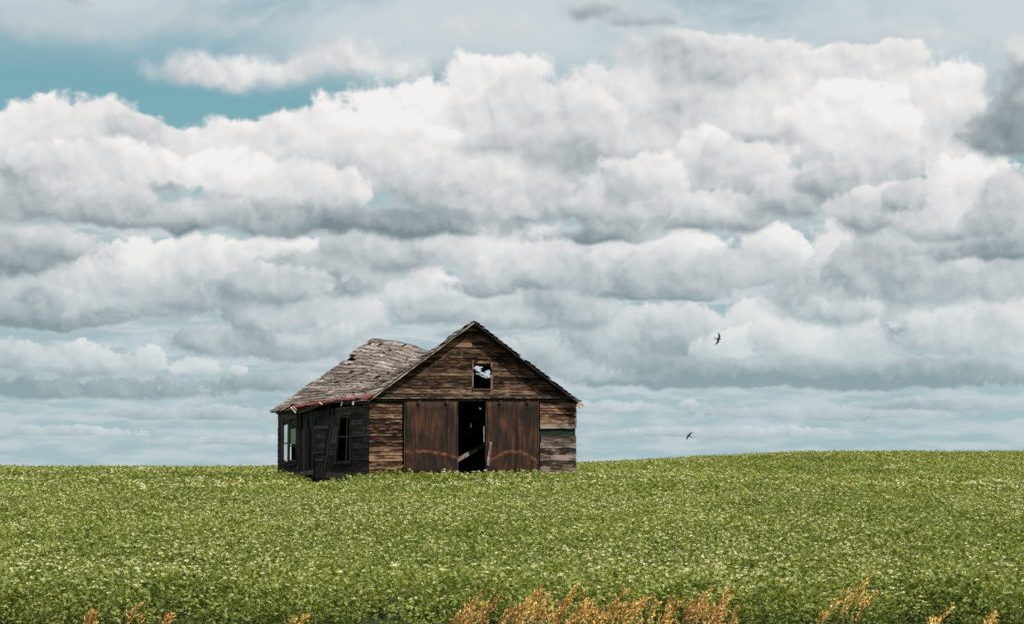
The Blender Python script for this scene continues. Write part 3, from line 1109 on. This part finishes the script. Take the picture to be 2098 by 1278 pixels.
def course(sd, parent, c, b0, b1, va, vb_):
    vs, fs, uv = [], [], []
    v = va + .004
    r = random.random() * 50
    lifted = random.random() < .16
    wear = random.uniform(.3, 1.3)
    while v < vb_ - .02:
        w = random.uniform(.14, .42)
        v2 = min(vb_ - .003, v + w)
        bm = (b0 + b1) / 2
        gone = random.random() < (.022 + (.10 if .42 < bm < .62 and 2.5 < v < 8 else 0) if sd < 0 else .02)
        if sd < 0 and c >= NC - 2 and v > -.2 and v < VB * .84:
            gone = mnoise.noise((v * .55, 7.3, c * .3)) > (-.30 if c == NC - 1 else .12)
        if not gone and not missing(sd, (v + v2) / 2, bm):
            dn = b1 - abs(mnoise.noise((v * 2., r, 1))) * .010 * wear - (random.uniform(.008, .028) if random.random() < .10 else 0)
            lf = .024 + random.uniform(0, .006) + (.015 if lifted else 0) + (random.uniform(.01, .05) if random.random() < .04 else 0)
            if sd > 0: lf += .05
            k = len(vs)
            sk = random.uniform(-.004, .004)
            up0 = .004 if sd < 0 else .03
            P = [roof_pt(sd, v, b0, up0), roof_pt(sd, v2, b0, up0), roof_pt(sd, v2, dn + sk, lf), roof_pt(sd, v, dn, lf * random.uniform(.85, 1.1)),
                 roof_pt(sd, v2, dn + sk, lf - .02), roof_pt(sd, v, dn, lf - .02)]
            vs += P
            uo = random.uniform(0, 60); Ls = (P[0] - P[3]).length
            ro = r + random.choice((0, 0, 0, random.uniform(0, 9)))
            uv += [(v, ro + Ls), (v2, ro + Ls), (v2, ro + .05), (v, ro + .05), (v2, ro + .04), (v, ro + .04)]
            fs += [(k, k + 3, k + 2, k + 1), (k + 3, k + 5, k + 4, k + 2), (k, k + 5, k + 3), (k + 1, k + 2, k + 4)] if sd < 0 else [(k, k + 1, k + 2, k + 3), (k + 3, k + 2, k + 4, k + 5), (k, k + 3, k + 5), (k + 1, k + 4, k + 2)]
        elif vs:
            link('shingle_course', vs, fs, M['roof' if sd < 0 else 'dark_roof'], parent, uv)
            vs, fs, uv = [], [], []
        v = v2 + random.choice((.001, .003, .006, .012))
    if vs:
        link('shingle_course', vs, fs, M['roof' if sd < 0 else 'dark_roof'], parent, uv)


random.seed(33)
near_slope = slope(-1)
near_slope['label'] = 'sagging grey shingle slope with missing pieces and a hole near the far end'
far_slope = slope(1)
# red paper showing along the eave where shingles are gone
for (x0, x1, b0, b1) in ((592, 640, .945, .99), (642, 684, .945, .995), (688, 724, .935, .985), (736, 753, .93, .99)):
    va, vb_ = on_side(x1, 822, EX).y, on_side(x0, 832, EX).y
    vs, fs = [], []
    n = 10
    for i in range(n + 1):
        v = lerp(va, vb_, i / n)
        for b in (b0 + .01 * mnoise.noise((v * 3, 1, 1)), b1 + .012 * mnoise.noise((v * 4, 5, 1))):
            vs.append(roof_pt(-1, v, b, .048))
    fs = [(2 * i, 2 * i + 2, 2 * i + 3, 2 * i + 1) for i in range(n)]
    o = link('red_paper', vs, fs, M['red'], near_slope)
    md = o.modifiers.new('t', 'SOLIDIFY'); md.thickness = .006
# rake boards on the gable ends of the roof
for sd, x_ in ((-1, 'a'), (1, 'b')):
    lo_ = [roof_pt(sd, -OV, .004, -.068), roof_pt(sd, -OV, 1.0, -.068)]
    hi_ = [roof_pt(sd, -OV, .004, -.02), roof_pt(sd, -OV, 1.0, -.02)]
    plank('rake_board', M['trim'] if sd < 0 else M['inner'], barn, lo_, hi_, OUT, .025, jit=.004)
    # rafters
    for k in range(9):
        v = lerp(.15, DEPTH - .2, k / 8)
        pts = [roof_pt(sd, v, b, -.14) for b in (0.02, .35, .65, .98)]
        if sd > 0 and 2.0 < v < 8:
            pts = pts[2:]
        for a, c in zip(pts, pts[1:]):
            if missing(sd, v, .5): continue
            bar('rafter', M['inner'], barn, a, c, .05, .14)
# splintered rafter tail at the lower right, hanging splinters and fallen fascia strip along the near eave
e = roof_pt(1, -OV, 1.0)
o = bar('splintered_tail', M['pale'], barn, e + Vector((-.12, -.02, -.02)), e + Vector((.06, -.04, -.13)), .14, .18)
bar('splinter', M['pale'], o, e + Vector((.0, -.05, -.05)), e + Vector((.12, -.05, -.16)), .05, .06)
for (x0, y0, x1, y1, w_) in ((596, 834, 605, 845, .05), (600, 832, 607, 839, .04), (701, 823, 699, 831, .05), (724, 822, 723, 829, .05), (654, 824, 660, 828, .05)):
    bar('eave_splinter', M['pale'], barn, on_side(x0, y0, EX - .05), on_side(x1, y1, EX - .08), w_, .02)
a, c, d_ = on_side(660, 826, EX), on_side(634, 838, EX - .03), on_side(606, 845, EX)
o = bar('fallen_fascia', M['side'], barn, a, c, .03, .11)
bar('fascia_tail', M['side'], o, c, d_, .03, .10)
for k in range(7):                        # fascia pieces still in place
    va, vb_ = lerp(-.2, VB - .2, k / 7), lerp(-.2, VB - .2, (k + 1) / 7) - .02
    if k in (2, 3): continue
    bar('fascia_board', M['side'], barn, roof_pt(-1, va, .985, -.12), roof_pt(-1, vb_, .985, -.12), .03, .12)

# ------------------------------------------------------------------ loose timber
def loose(name, mat, a, c, w, h, label, cat, up=(0, 0, 1)):
    o = bar(name, mat, None, to_world(a), to_world(c), w, h, up)
    return tag(o, label, cat)


d0 = to_local_dir(ray(706, 778)); d1 = to_local_dir(ray(758, 758))


def on_roof(px, py):
    d = to_local_dir(ray(px, py))
    best = None
    for i in range(400):
        t = 80 + i * .06
        p = CL + d * (t)
        v = p.y
        if v < 0 or v > DEPTH: continue
        b = (UA - p.x) / (UA - EX)
        if 0 < b < 1 and p.z < roof_pt(-1, v, b, .05).z:
            return roof_pt(-1, v, b, .07)
    return None


pa, pb = on_roof(706, 778), on_roof(758, 758)
print('roof batten', pa, pb)
if pa and pb:
    loose('loose_batten', M['pale'], pa, pb, .09, .04, 'pale loose batten lying slantwise on the shingle roof', 'batten', (-.6, 0, .8))
loose('fallen_timber', M['grey'], on_front(936, 943, .10), on_front(1002, 904, 1.6), .05, .13, 'long grey fallen timber slanting across the dark doorway of the barn', 'timber')
loose('leaning_slat', M['grey'], on_front(999, 953, -.19), on_front(1005.5, 905, -.15), .09, .03, 'short grey slat leaning on the edge of the right sliding door', 'slat', (0, 1, 0))
#--PART3--

# ------------------------------------------------------------------ the crop: leafy pea plants with pale flowers, too many to count
def leaf_material(name, lo, mid, hi, trans):
    m, T, b = material(name, .55)
    rnd = T.new('ShaderNodeObjectInfo').outputs['Random']
    geo = T.new('ShaderNodeNewGeometry').outputs['Random Per Island']
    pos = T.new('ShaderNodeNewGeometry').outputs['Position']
    shade_patch = T.noise(T.vec('MULTIPLY', pos, (.10, .055, 0.)), 1., 4, .6)  # broad patches in the colour, standing in for cloud shade on the field
    k = T.math('ADD', T.math('MULTIPLY', rnd, .35), T.math('ADD', T.math('MULTIPLY', geo, .55), T.math('MULTIPLY_ADD', shade_patch, .75, -.32)))
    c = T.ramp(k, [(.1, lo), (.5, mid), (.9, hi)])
    T.l.new(c, b.inputs['Base Color'])
    b.inputs['Specular IOR Level'].default_value = .35
    tr = T.new('ShaderNodeBsdfTranslucent')
    T.l.new(T.mix(1., c, (1.25, 1.2, .5, 1), 'MULTIPLY'), tr.inputs[0])
    mx = T.new('ShaderNodeMixShader')
    mx.inputs[0].default_value = trans
    T.l.new(b.outputs[0], mx.inputs[1]); T.l.new(tr.outputs[0], mx.inputs[2])
    T.l.new(mx.outputs[0], T.n['Material Output'].inputs[0])
    return m


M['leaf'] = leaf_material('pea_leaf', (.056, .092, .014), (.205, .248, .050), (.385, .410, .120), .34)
M['petal'] = leaf_material('pale_flower', (.42, .42, .19), (.56, .54, .30), (.72, .68, .46), .3)
M['stem'] = leaf_material('pea_stem', (.05, .08, .02), (.08, .12, .03), (.12, .15, .05), .1)


def clump(name, seed, nleaf, nflower, rad, leaf, tall=CROP_H):
    """one patch of canopy: leaflets held at all angles on thin stems, flowers standing just above them"""
    rn = random.Random(seed)
    vs, fs, fm = [], [], []

    def blade(c, d, nrm, L, w, mi, fold=.25):
        d = d.normalized(); s = d.cross(nrm).normalized(); n = s.cross(d)
        k = len(vs)
        vs.extend([c, c + d * L * .5 + s * w * .5 + n * w * fold, c + d * L - n * L * .12, c + d * L * .5 - s * w * .5 + n * w * fold, c + d * L * .5])
        fs.extend([(k, k + 1, k + 4), (k + 1, k + 2, k + 4), (k + 2, k + 3, k + 4), (k + 3, k, k + 4)])
        fm.extend([mi] * 4)

    for i in range(nleaf):
        a = rn.uniform(0, 6.283); r = rad * math.sqrt(rn.random())
        h = tall * (1 - .80 * rn.random() ** 1.6) * (1 - .18 * (r / rad) ** 2)
        c = Vector((r * math.cos(a), r * math.sin(a), h))
        d = Vector((rn.gauss(0, 1), rn.gauss(0, 1), rn.gauss(.25, .45)))
        nrm = Vector((rn.gauss(0, .6), rn.gauss(0, .6), 1))
        blade(c, d, nrm, leaf * rn.uniform(.7, 1.3), leaf * rn.uniform(.5, .85), 0)
    for i in range(max(3, nleaf // 10)):
        a = rn.uniform(0, 6.283); r = rad * math.sqrt(rn.random())
        p = Vector((r * math.cos(a), r * math.sin(a), 0)); q = p + Vector((rn.gauss(0, .05), rn.gauss(0, .05), tall * rn.uniform(.7, 1.05)))
        k = len(vs); s = Vector((.004, 0, 0)); s2 = Vector((0, .004, 0))
        vs.extend([p - s, p + s, q]); fs.append((k, k + 1, k + 2)); fm.append(2)
        k = len(vs); vs.extend([p - s2, p + s2, q]); fs.append((k, k + 1, k + 2)); fm.append(2)
    for i in range(nflower):
        a = rn.uniform(0, 6.283); r = rad * math.sqrt(rn.random())
        c = Vector((r * math.cos(a), r * math.sin(a), tall * rn.uniform(.93, 1.08)))
        sz = leaf * rn.uniform(.45, .8)
        for k in range(3):
            blade(c, Vector((rn.gauss(0, .8), rn.gauss(0, .8), .35)), Vector((rn.gauss(0, .5), rn.gauss(0, .5) - .4, 1)), sz, sz * .9, 1, .15)
    me = bpy.data.meshes.new(name)
    me.from_pydata(vs, [], fs)
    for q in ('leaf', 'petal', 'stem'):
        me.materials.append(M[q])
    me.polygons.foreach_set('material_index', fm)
    me.update()
    return bpy.data.objects.new(name, me)       # a pattern for the crop only, never placed in the scene by itself


PROTO = [clump('pea_plant', 100 + k, 64, nf, .24, .068) for k, nf in enumerate((0, 1, 1, 2, 4))] + \
        [clump('pea_plant', 200 + k, 60, nf, .42, .10) for k, nf in enumerate((0, 1, 3))]


def scatter(name, pts, label):
    """pts: (x, y, z, turn, scale, which pattern)"""
    me = bpy.data.meshes.new(name)
    me.from_pydata([p[:3] for p in pts], [], [])
    at = me.attributes.new('turn', 'FLOAT_VECTOR', 'POINT')
    buf = []
    for p in pts:
        buf += [random.gauss(0, .10), random.gauss(0, .10), p[3]]
    at.data.foreach_set('vector', buf)
    me.attributes.new('size', 'FLOAT', 'POINT').data.foreach_set('value', [p[4] for p in pts])
    me.attributes.new('which', 'INT', 'POINT').data.foreach_set('value', [p[5] for p in pts])
    o = bpy.data.objects.new(name, me)
    COL.objects.link(o)
    tree = bpy.data.node_groups.new(name, 'GeometryNodeTree')
    tree.interface.new_socket('Geometry', in_out='INPUT', socket_type='NodeSocketGeometry')
    tree.interface.new_socket('Geometry', in_out='OUTPUT', socket_type='NodeSocketGeometry')
    nn, ll = tree.nodes, tree.links
    gi, go = nn.new('NodeGroupInput'), nn.new('NodeGroupOutput')
    jn = nn.new('GeometryNodeJoinGeometry')

    def attr(nm, ty):
        q = nn.new('GeometryNodeInputNamedAttribute'); q.data_type = ty; q.inputs[0].default_value = nm
        return q.outputs[0]
    tu, sz, wh = attr('turn', 'FLOAT_VECTOR'), attr('size', 'FLOAT'), attr('which', 'INT')
    for k in sorted(set(p[5] for p in pts)):
        oi = nn.new('GeometryNodeObjectInfo'); oi.inputs['Object'].default_value = PROTO[k]; oi.inputs['As Instance'].default_value = True
        eq = nn.new('FunctionNodeCompare'); eq.data_type = 'INT'; eq.operation = 'EQUAL'
        ll.new(wh, eq.inputs[2]); eq.inputs[3].default_value = k
        ip = nn.new('GeometryNodeInstanceOnPoints')
        ll.new(gi.outputs[0], ip.inputs['Points']); ll.new(eq.outputs[0], ip.inputs['Selection'])
        ll.new(oi.outputs['Geometry'], ip.inputs['Instance']); ll.new(tu, ip.inputs['Rotation']); ll.new(sz, ip.inputs['Scale'])
        ll.new(ip.outputs[0], jn.inputs[0])
    ll.new(jn.outputs[0], go.inputs[0])
    md = o.modifiers.new('scatter', 'NODES')
    md.node_group = tree
    return tag(o, label, 'crop', kind='stuff')


def barn_local(x, y):
    dx_, dy_ = x - C.x, y - C.y
    return dx_ * cP + dy_ * sP, -dx_ * sP + dy_ * cP


random.seed(77)
pts = []
y = 29.6
while y < 196:
    far_ = y > 66
    step = .262 if not far_ else (.40 if y < 105 else .50)
    half = y * .235 + 2.0
    n = int(2 * half / step)
    for i in range(n):
        x = -half + (i + random.random()) * 2 * half / n
        yy = y + random.uniform(-.5, .5) * step
        u, v = barn_local(x, yy)
        if -.35 < u < W + .25 and -.12 < v < DEPTH + .3:
            continue
        sc = random.uniform(.72, 1.24) + .10 * mnoise.noise((x * .35, yy * .35, 2))
        if yy < 33.5:
            gap = mnoise.noise((x * .8, yy * .5, 31)) + .3 * mnoise.noise((x * 2.6, yy * 1.4, 3))
            if gap > .12 + .25 * max(0, yy - 31.5) and random.random() < .75: continue
            sc *= 1.08
        if yy < 30.6:
            sc *= random.uniform(.75, 1.0)
            if random.random() < .25: continue
        if -1.0 < v < 0 and -.3 < u < W + .3:
            sc *= random.choice((.9, 1.0, 1.05, 1.25))
        # trodden hollow beside the buckled wall
        if -2.4 < u < 0 and -1.2 < v < 6.5:
            hol = max(0., 1 - abs(v - 3.0) / 3.6)
            sc *= 1 - .62 * hol
            if random.random() < .55 * hol and u > -1.3: continue
        fl = mnoise.noise((x * .16, yy * .10, 5)) + .6 * mnoise.noise((x * .7, yy * .5, 8)) + random.gauss(0, .35)
        if far_:
            k = 5 + (0 if fl < -.15 else 1 if fl < .35 else 2)
            if yy > 100:
                sc *= 1.15
                if fl < .55: k = 5
        else:
            k = 0 if fl < -.5 else 1 if fl < -.1 else 2 if fl < .25 else 3 if fl < .6 else 4
        pts.append((x, yy, soil(x, yy) - .02, random.uniform(0, 6.283), sc, k))
    y += step * (.9 if not far_ else .95)
print('crop instances', len(pts))
scatter('pea_crop', pts, 'dense green pea crop speckled with pale flowers filling the field')


# ------------------------------------------------------------------ dry orange grass at the edge of the field
def straw(name, c0, c1, c2):
    m, T, b = material(name, .8)
    geo = T.new('ShaderNodeNewGeometry').outputs['Random Per Island']
    T.l.new(T.ramp(geo, [(.1, c0), (.5, c1), (.9, c2)]), b.inputs['Base Color'])
    return m


M['plume'] = straw('dry_plume', (.36, .15, .035), (.62, .33, .09), (.78, .53, .22))
M['gold'] = straw('golden_plume', (.46, .25, .045), (.68, .43, .10), (.80, .60, .24))
M['straw'] = straw('straw_stem', (.16, .12, .05), (.25, .19, .08), (.34, .26, .12))


def plume_plant(px, py, dep, n, spread, mat, label, group, seed, hmul=1.):
    """a tuft of dry grass: bent stems, each ending in a loose feathery head"""
    rn = random.Random(seed)
    d = ray(px, py)
    top = CAM + d * (dep / d.y)
    base = Vector((top.x - .30, dep, soil(top.x, dep)))
    H = (top.z - base.z)
    root = bpy.data.objects.new('dry_grass_tuft', None)
    COL.objects.link(root)
    root.location = base
    tag(root, label, 'grass tuft', group)
    for k in range(n):
        h = H * (1 - .38 * rn.random() ** 1.2 if k else 1) * hmul
        lean = Vector((rn.gauss(.26, .08), rn.gauss(0, .08), 0))
        b0 = Vector((rn.gauss(0, spread), rn.gauss(0, .12), 0))
        pt = lambda t: b0 + lean * h * t * t * 1.3 + Vector((0, 0, h * t))
        vs, fs = [], []
        for i in range(7):
            t = i / 6; p = pt(t); r = .006 * (1 - .6 * t)
            for q in range(3):
                vs.append(p + Vector((r * math.cos(q * 2.1), r * math.sin(q * 2.1), 0)))
        for i in range(6):
            for q in range(3):
                fs.append((i * 3 + q, i * 3 + (q + 1) % 3, i * 3 + 3 + (q + 1) % 3, i * 3 + 3 + q))
        for bl in range(2):
            t = rn.uniform(.15, .5); p = pt(t); dr = Vector((rn.gauss(0, .5), rn.gauss(0, .5), .8)).normalized() * rn.uniform(.18, .35)
            kk = len(vs); vs += [p, p + dr * .5 + Vector((.008, .004, .02)), p + dr + Vector((0, 0, -.05)), p + dr * .5 - Vector((.008, .004, -.02))]; fs.append((kk, kk + 1, kk + 2, kk + 3))
        st_ = [Vector(v) + base for v in vs]
        o = mesh_child('stem', vs, fs, M['straw'], root)
        vs, fs = [], []
        t0 = rn.uniform(.50, .66)
        nbr = 13                                  # short side branches, each with its spikelets, swept over to the lee side
        for br in range(nbr):
            e = br / (nbr - 1)
            o_ = pt(t0 + (1 - t0) * e)
            bl = .15 * (1 - .75 * e) * rn.uniform(.6, 1.15) + .02
            bd = Vector((rn.gauss(.55, .35), rn.gauss(0, .35), rn.uniform(.7, 1.1))).normalized()
            for q in range(8):
                p = o_ + bd * bl * (q + rn.random()) / 8 + Vector((rn.gauss(0, .007), rn.gauss(0, .007), 0))
                dr = (bd + Vector((rn.gauss(.1, .3), rn.gauss(0, .3), rn.gauss(0, .3)))).normalized()
                L = rn.uniform(.022, .05); sd = dr.cross(Vector((rn.gauss(0, 1), rn.gauss(0, 1), rn.gauss(0, 1)))).normalized() * L * .24
                kk = len(vs); vs += [p, p + dr * L * .5 + sd, p + dr * L, p + dr * L * .5 - sd]; fs.append((kk, kk + 1, kk + 2, kk + 3))
        mesh_child('seed_head', vs, fs, mat, root)['kind'] = 'stuff'


def mesh_child(name, vs, fs, mat, root):
    me = bpy.data.meshes.new(name)
    me.from_pydata(vs, [], fs)
    me.materials.append(mat)
    me.update()
    o = bpy.data.objects.new(name, me)
    COL.objects.link(o)
    o.parent = root
    return o


ORD = 'first second third fourth fifth sixth seventh eighth ninth tenth eleventh twelfth thirteenth fourteenth fifteenth sixteenth seventeenth eighteenth'.split()
CLUMP = '%s rusty orange grass tuft from the left in the dense bottom middle patch'
tufts = [(985, 1212), (1010, 1228), (1032, 1216), (1060, 1236), (1088, 1222), (1105, 1202), (1122, 1198), (1140, 1212), (1160, 1240), (1178, 1198), (1186, 1222), (1205, 1248),
         (1236, 1226), (1262, 1206), (1270, 1236), (1283, 1202), (1318, 1216), (1338, 1232)]
for k, (x, y_) in enumerate(tufts):
    plume_plant(x, y_ + 8, 27.2 + (k * .37) % 1.5, 3, .07, M['gold'] if k in (1, 4, 5, 6, 8, 9, 12, 13, 17) else M['plume'], CLUMP % ORD[k], 'orange grass tufts at bottom middle', 300 + k)
CLUMP2 = '%s rusty orange grass tuft from the left in the smaller patch right of middle'
for k, (x, y_) in enumerate([(1385, 1232), (1398, 1222), (1432, 1216), (1450, 1204), (1470, 1226), (1492, 1206), (1506, 1214), (1520, 1240)]):
    plume_plant(x, y_ + 8, 27.2 + (k * .43) % 1.5, 3, .07, M['plume'] if k % 3 else M['gold'], CLUMP2 % ORD[k], 'orange grass tufts right of middle', 340 + k)
plume_plant(1764, 1180, 28.6, 2, .04, M['gold'], 'tallest single orange grass stalk, standing alone right of the middle', None, 370)
plume_plant(1800, 1196, 28.4, 3, .05, M['gold'], 'short pair of golden grass stalks beside the tallest single stalk', None, 371)
plume_plant(1718, 1216, 28.0, 2, .05, M['gold'], 'low golden grass tuft left of the tallest single stalk', None, 372)
plume_plant(1945, 1252, 27.6, 3, .08, M['gold'], 'low golden grass tuft near the bottom right corner', None, 373)
plume_plant(2062, 1258, 27.6, 2, .08, M['gold'], 'lowest golden grass tuft at the bottom right corner', None, 374)
plume_plant(308, 1242, 28.2, 2, .03, M['plume'], 'red brown grass stalk standing alone at the lower left', None, 375)
plume_plant(222, 1258, 27.6, 4, .06, M['plume'], 'low red brown grass tuft at the bottom left', None, 376)
plume_plant(368, 1262, 27.8, 2, .05, M['plume'], 'low brown grass tuft right of the lone red brown stalk', None, 377)
plume_plant(640, 1264, 27.8, 2, .05, M['gold'], 'thin golden grass tuft left of the dense orange patch', None, 378)


# ------------------------------------------------------------------ stray yellow flowers in the crop
m, T, b = material('yellow_petal', .6)
b.inputs['Base Color'].default_value = (.72, .46, .03, 1)
M['yellow'] = m


def yellow(px, py, label, seed):
    rn = random.Random(seed)
    d = ray(px, py)
    hit = None
    for i in range(3000):
        p = CAM + d * (30 + i * .05)
        if p.z < crop_top(p.x, p.y) + .12:
            hit = p; break
    if hit is None:
        return
    base = Vector((hit.x, hit.y, soil(hit.x, hit.y)))
    H = crop_top(hit.x, hit.y) + .13 - base.z
    root = bpy.data.objects.new('yellow_flower', None)
    COL.objects.link(root); root.location = base
    tag(root, label, 'flower')
    vs, fs = [], []
    for i in range(5):
        for q in range(3):
            vs.append((.008 * math.cos(q * 2.1) + .02 * i / 4, .008 * math.sin(q * 2.1), H * i / 4))
    for i in range(4):
        for q in range(3):
            fs.append((i * 3 + q, i * 3 + (q + 1) % 3, i * 3 + 3 + (q + 1) % 3, i * 3 + 3 + q))
    mesh_child('stem', vs, fs, M['stem'], root)
    vs, fs = [], []
    for k in range(26):
        c = Vector((rn.gauss(.02, .05), rn.gauss(0, .05), H - abs(rn.gauss(0, .06))))
        for q in range(4):
            an = q * 1.571 + rn.random(); e = Vector((math.cos(an), math.sin(an), rn.uniform(-.2, .5))) * .026
            s = Vector((-math.sin(an), math.cos(an), 0)) * .012
            kk = len(vs); vs += [c, c + e * .6 + s, c + e, c + e * .6 - s]; fs.append((kk, kk + 1, kk + 2, kk + 3))
    mesh_child('flower_head', vs, fs, M['yellow'], root)['kind'] = 'stuff'


yellow(619, 984, 'yellow flower in front of the shaded side wall of the barn', 1)
yellow(516, 1040, 'yellow flower in the crop at the left, below the barn', 2)
yellow(1517, 1008, 'upper of two yellow flowers in the middle of the crop right of the barn', 3)
yellow(1535, 1029, 'lower of two yellow flowers in the middle of the crop right of the barn', 4)
yellow(1732, 982, 'upper yellow flower far right near the rise of the field', 5)
yellow(1740, 992, 'lower yellow flower far right near the rise of the field', 6)


# ------------------------------------------------------------------ two swallows on the wing
m, T, b = material('bird_plumage', .7)
gz = T.new('ShaderNodeTexCoord').outputs['Object']
T.l.new(T.ramp(T.noise(gz, 14., 3, .5), [(.4, (.014, .012, .012)), (.62, (.05, .028, .016)), (.75, (.16, .08, .03))]), b.inputs['Base Color'])
M['bird'] = m


def bird(px, py, dep, wing_dir, fly_dir, sweep, size, label):
    """body a tapered spindle, wings long and swept, tail forked; one continuous skin for each member"""
    d = ray(px, py)
    c = CAM + d * (dep / d.y)
    vs, fs = [], []
    prof = [(-.070, .004), (-.055, .010), (-.030, .016), (.0, .020), (.028, .018), (.045, .013), (.058, .014), (.070, .010), (.078, .004), (.086, .001)]
    ns = 10
    for (y_, r_) in prof:
        for k in range(ns):
            a = 2 * math.pi * k / ns
            vs.append((r_ * math.cos(a), y_, r_ * .9 * math.sin(a)))
    for i in range(len(prof) - 1):
        for k in range(ns):
            fs.append((i * ns + k, i * ns + (k + 1) % ns, (i + 1) * ns + (k + 1) % ns, (i + 1) * ns + k))
    root = mesh_child('bird', vs, fs, M['bird'], None)
    for p in root.data.polygons: p.use_smooth = True
    root.location = c
    wx = Vector(wing_dir).normalized(); fy = Vector(fly_dir); fy = (fy - wx * fy.dot(wx)).normalized()
    root.rotation_euler = Matrix((wx, fy, wx.cross(fy))).transposed().to_euler()
    root.scale = (size,) * 3
    tag(root, label, 'bird', 'birds over the field')
    for s in (-1, 1):
        vs, fs = [], []
        stations = [(.012, .030, -.028, .004), (.05, .040, -.022, .012), (.09, .036 - sweep * .3, -.022 - sweep * .3, .014), (.13, .010 - sweep * .6, -.038 - sweep * .6, .010), (.165, -.03 - sweep, -.055 - sweep, .004), (.185, -.062 - sweep, -.066 - sweep, 0.)]
        for (x, le, te, z) in stations:
            vs += [(s * x, le, z + .003), (s * x, lerp(le, te, .35), z + .008), (s * x, te, z + .001), (s * x, lerp(le, te, .35), z - .001)]
        for i in range(len(stations) - 1):
            for k in range(4):
                q = i * 4
                fs.append((q + k, q + (k + 1) % 4, q + 4 + (k + 1) % 4, q + 4 + k))
        mesh_child('wing', vs, fs, M['bird'], root)
    vs = [(-.008, -.062, 0), (.008, -.062, 0), (.034, -.135, 0), (.010, -.098, 0), (0, -.088, 0), (-.010, -.098, 0), (-.034, -.135, 0)]
    vs2 = [(x, y_, .003) for (x, y_, z) in vs]
    fs = [(0, 4, 1), (1, 4, 3), (1, 3, 2), (0, 5, 4), (0, 6, 5)]
    n7 = len(vs)
    fs = [tuple(reversed(f)) for f in fs] + [tuple(q + n7 for q in f) for f in fs] + [(i, (i + 1) % n7, n7 + (i + 1) % n7, n7 + i) for i in (0, 1, 2, 3, 4, 5, 6)]
    mesh_child('tail', vs + vs2, fs, M['bird'], root)


bird(1471.5, 694, 66, (.28, .25, .93), (.9, -.35, .1), .0, 1.05, 'dark bird higher in the sky with wings spread upright right of the barn')
bird(1411.5, 892, 84, (.62, .2, .78), (-.72, .25, .6), .0, 1.0, 'smaller dark bird gliding low over the field horizon')
